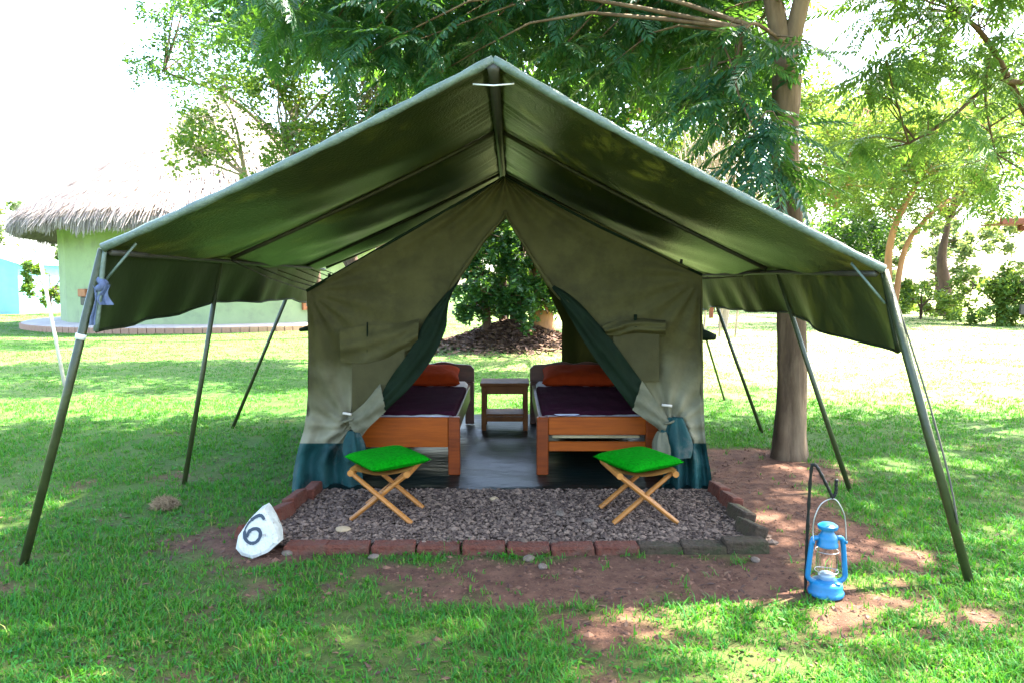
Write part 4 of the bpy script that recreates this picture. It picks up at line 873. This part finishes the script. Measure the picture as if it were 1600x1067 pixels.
def bush(name, px, py, Yv, w, h, n, leafmat, size, label, group=None):
    b = at(px, py, Yv); b[2] = gz(b[0], b[1]); t = thing(name, tuple(b), label, 'bush', group)
    st = [[b - [0, 0, .05], b + [.05 * k, 0, h * .35], b + [w * .3 * k, .1 * k, h * .8]] for k in (-1, 0, 1)]
    for s in st: trunk(t, s, (.05, .04, .02), 'dbark', 6, 'stem')
    cl = [(b + np.array([rng.uniform(-.5, .5) * w, rng.uniform(-.4, .4) * w, rng.uniform(.12, .9) * h]), (w * .16, w * .16, h * .2), n // 12) for _ in range(12)]
    leafy_tree(t, cl, st, leafmat, 'dbark', size, .5, part='foliage')
bush('bush', 1440, 462, 30, 3.0, 1.5, 3600, 'leafm', .16, 'rounded green bush at the foot of the dark trunked tree')
bush('bush', 1560, 468, 26, 3.6, 1.9, 4200, 'leafp', .16, 'wide pale leafy bush on the lawn edge below the boughs')
bush('bush', 1640, 470, 25, 3.2, 2.0, 3600, 'leafp', .16, 'pale bush beside the shelter post')
bush('bush', 1350, 458, 36, 4.0, 1.4, 3000, 'leafp', .2, 'low pale bush behind the forked tree')
bush('bush', 78, 446, 34, 1.9, 2.4, 3200, 'leafm', .16, 'upright sunlit green bush between pale blue tent and hut')
bush('bush', 800, 452, 44, 6.0, 2.6, 5200, 'leafm', .25, 'broad green bush far behind the creeper clad stems')
bush('bush', 1010, 455, 40, 7.0, 2.4, 5200, 'leafm', .25, 'long hedge like bush behind the thicket tree')
far = [(-36, 60, 7.5, 5.5), (-26, 75, 8, 6), (-12, 70, 8, 6.5), (2, 66, 7.5, 6.5), (14, 72, 8.5, 6.5), (27, 64, 7.5, 6), (38, 66, 7, 6), (50, 70, 8, 6.5), (-50, 72, 8, 6), (64, 74, 8, 6), (22, 84, 9, 7), (42, 88, 8.5, 7)]
for k, (x, y, h, w) in enumerate(far):
    simple_tree('far_tree', (x, y, 0), h * .7, [((x + rng.uniform(-.5, .5) * w * 1.3, y + rng.uniform(-.5, .5) * w, h * rng.uniform(.18, 1)), (w * .2, w * .2, h * .1), 230) for _ in range(20)], 'leaff', 'dbark', .42, 'pale sunlit tree in the distant row closing the clearing', 'distant trees closing the clearing', r=.3)

# ------------------------------------------------------------------ thatched hut
HC = np.array([-10.55, 27.5]); HR, HH = 5.4, 3.4
hut = thing('thatched_hut', (HC[0], HC[1], 0), 'round pale green hut with shaggy thatched roof on a terrace', 'hut')
ns_ = 18; ang = [2 * math.pi * (k + .35) / ns_ for k in range(ns_)]
V = [(HC[0] + HR * math.cos(a), HC[1] + HR * math.sin(a), z) for z in (.1, HH) for a in ang]
MB().add(V, [(k, (k + 1) % ns_, ns_ + (k + 1) % ns_, ns_ + k) for k in range(ns_)]).build('wall', M['hutwall'], hut, False)
MB().lathe([(6.5, -.05), (6.5, .17), (6.43, .20), (.5, .21)], (HC[0], HC[1], 0), 64).build('terrace', M['concrete'], hut, autos=30)
terr = [o for o in hut.children if o.name.startswith('terrace')][0]
bm_ = brick_mesh(9, .235, .06, .19); bm_.materials.append(M['palebrick'])
for k in range(64):
    a = R(190) + k * R(140) / 63; r = 6.525
    for j in range(1):
        link('brick', bm_, terr, (r * math.cos(a + j * .018), r * math.sin(a + j * .018), -.03 + j * .002), (0, 0, a + math.pi / 2))
def on_wall(px, py):   # where a sight line meets the round wall
    for Yv in np.arange(20, 30, .02):
        p = at(px, py, Yv)
        if math.hypot(p[0] - HC[0], p[1] - HC[1]) < HR * math.cos(math.pi / ns_) + .04: return p
    return at(px, py, 24)
p = on_wall(497, 462); a = math.atan2(p[1] - HC[1], p[0] - HC[0]); mm = Matrix.Rotation(a + math.pi / 2, 3, 'Z')
w, h = .62, .46; wb = MB()
for lo, hi in (((-w, -.06, -h), (w, .03, -h + .11)), ((-w, -.06, h - .11), (w, .03, h)), ((-w, -.06, -h + .112), (-w + .11, .03, h - .112)), ((w - .11, -.06, -h + .112), (w, .03, h - .112)), ((-.05, -.05, -h + .112), (.05, .03, h - .112))):
    bx = MB().box(lo, hi); wb.add([tuple(mm @ Vector(v) + Vector(p)) for v in bx.v], bx.f)
wo = wb.build('window', M['frame'], hut, False)
bx = MB().box((-w + .1, -.03, -h + .1), (w - .1, .0, h - .1)); MB().add([tuple(mm @ Vector(v) + Vector(p)) for v in bx.v], bx.f).build('pane', M['wglass'], wo, False)
p = on_wall(134, 465); a = math.atan2(p[1] - HC[1], p[0] - HC[0]); mm = Matrix.Rotation(a + math.pi / 2, 3, 'Z')
bx = MB().box((-.2, -.14, .02), (.2, .05, .26), bev=.02); MB().add([tuple(mm @ Vector(v) + Vector(p)) for v in bx.v], bx.f).build('wall_box', M['frame'], hut, False)
bx = MB().box((-.14, -.10, -.24), (.14, .05, .015), bev=.02); MB().add([tuple(mm @ Vector(v) + Vector(p)) for v in bx.v], bx.f).build('wall_bracket', M['darkpole'], hut, False)
# thatch
ER, EZ, AZ = 6.75, 3.0, 8.2
MB().lathe([(ER - .15, EZ - .02), (ER, EZ + .08), (ER - .05, EZ + .38), (ER * .5, (EZ + AZ) / 2 + .35), (.15, AZ + .1)], (HC[0], HC[1], 0), 64, cap=False).build('roof_core', M['thatchin'], hut)
MB().lathe([(ER - .15, EZ - .02), (HR - .3, EZ + 1.05)], (HC[0], HC[1], 0), 64, cap=False).build('roof_soffit', M['thatchin'], hut)
n = 42000; u = rng.random(n) ** .6; a = rng.uniform(0, 2 * np.pi, n); rad = ER * u; zz = AZ + .1 + (EZ + .34 - AZ) * u + .12 * np.sin(u * 60) * .3 + rng.uniform(.0, .06, n)
ln = rng.uniform(.3, .8, n); sl = math.atan2(AZ - EZ, ER)
d = np.stack([np.cos(a) * math.cos(sl), np.sin(a) * math.cos(sl), np.full(n, -math.sin(sl))], -1) + rng.normal(0, .09, (n, 3)); s = np.stack([-np.sin(a), np.cos(a), np.zeros(n)], -1) * rng.uniform(.008, .028, n)[:, None]
b = np.stack([HC[0] + rad * np.cos(a), HC[1] + rad * np.sin(a), zz], -1); fr = u > .985; d[fr, 2] -= .5
ragged = (.6 + 1.1 * fbm(a * 9, a * 0, 4))[:, None]
V = np.stack([b - d * (ln * .5)[:, None] - s, b - d * (ln * .5)[:, None] + s, b + d * (ln * .5)[:, None] * ragged + s * .4, b + d * (ln * .5)[:, None] * ragged - s * .4], 1).reshape(-1, 3)
m2 = 16000; a = rng.uniform(0, 2 * np.pi, m2); s = np.stack([-np.sin(a), np.cos(a), np.zeros(m2)], -1) * rng.uniform(.008, .026, m2)[:, None]; r = ER + rng.uniform(-.28, .05, m2)
t = np.stack([HC[0] + r * np.cos(a), HC[1] + r * np.sin(a), EZ + .3 - (r - ER) * .3], -1); L2 = (rng.uniform(.15, .42, m2) * (.5 + 1.2 * fbm(a * 11, a * 0 + 3, 8)))[:, None]
e = t + np.stack([np.cos(a) * .12, np.sin(a) * .12, -np.ones(m2)], -1) * L2 + rng.normal(0, .03, (m2, 3))
V2 = np.stack([t - s, t + s, e + s * .3, e - s * .3], 1).reshape(-1, 3)
VV = np.concatenate([V, V2]); link('thatch', np_mesh('thatch', VV - np.array([HC[0], HC[1], 0]), np.arange(len(VV)).reshape(-1, 4), M['thatch'], False), hut, kind='stuff')

# ------------------------------------------------------------------ small far things
c = at(-30, 440, 36); bt = thing('blue_tent', (c[0], 36, 0), 'pale blue canvas tent standing beyond the thatched hut', 'tent')
x0, x1, y0, y1, zw, zr_ = c[0] - 2.4, at(50, 440, 36)[0], 35, 39.0, 2.4, 3.3; xm = (x0 + x1) / 2
MB().grid(lambda u, v: (x1 + .05 * math.sin(v * 20) * u, y0 + (y1 - y0) * v, zw * (1 - u)), 8, 16).build('side_wall', M['paleblue'], bt)
MB().grid(lambda u, v: (x0 + (x1 - x0) * v, y0 + .05 * math.sin(v * 25) * u, (zw + (zr_ - zw) * (1 - abs(2 * v - 1))) * (1 - u)), 8, 24).build('front_wall', M['paleblue'], bt)
for xa in (x0 - .3, x1 + .3): MB().grid(lambda u, v: (xm + (xa - xm) * u, y0 - .3 + (y1 - y0 + .5) * v, zr_ + .06 + (zw - .1 - zr_) * u - .05 * math.sin(3.1 * u)), 8, 12).build('roof', M['paleblue'], bt)
st_ = MB().tube([at(59, 388, 10.6), at(80, 495, 10.4), (*at(102, 604, 10.15)[:2], -.02)], [.022, .024, .026], 8)
tag(st_.build('leaning_stick', M['palepole']), 'thin pale wooden stick leaning on the lawn before the hut', 'stick')
sx = at(1600, 440, 24); sh = thing('timber_shelter', (sx[0] + 1.6, 24.5, 0), 'open timber shelter with rust red roof beam at the lawn edge', 'shelter')
bz = at(1580, 346, 24)[2]
MB().box((at(1564, 346, 24)[0], 23.92, bz - .10), (sx[0] + 4, 24.08, bz + .10), bev=.01).build('beam', M['rust'], sh, False)
MB().box((at(1592, 346, 27)[0], 26.92, bz - .10), (sx[0] + 4, 27.08, bz + .10), bev=.01).build('beam', M['rust'], sh, False)
for x in (sx[0] + 2.6, sx[0] + 3.9):
    for y in (24, 27): MB().box((x - .07, y - .07, -.05), (x + .07, y + .07, bz - .101)).build('post', M['rust'], sh, False)
for k in range(8): MB().box((sx[0] + .6 + k * .45, 23.6, bz + .102), (sx[0] + .98 + k * .45, 27.4, bz + .13)).build('roof_board', M['rust'], sh, False)
MB().box((at(1594, 482, 24)[0], 23.95, .42), (sx[0] + 2.5, 24.05, .75), bev=.01).build('rail', M['darkpole'], sh, False)
for px, yb, top, Yv, lab in ((1111, 492, 440, 31, 'slim orange wooden post on the lawn behind the tree trunk'), (737, 462, 418, 33, 'slim orange wooden post seen past the creeper clad stems')):
    b = at(px, yb, Yv); b[2] = 0; t = at(px, top, Yv)
    mb = MB().box((b[0] - .08, Yv - .08, -.05), (b[0] + .08, Yv + .08, t[2]), bev=.02); mb.lathe([(.13, -.02), (.12, .02), (.02, .07)], (b[0], Yv, t[2]), 12)
    tag(mb.build('marker_post', M['rust'], smooth=False), lab, 'post')
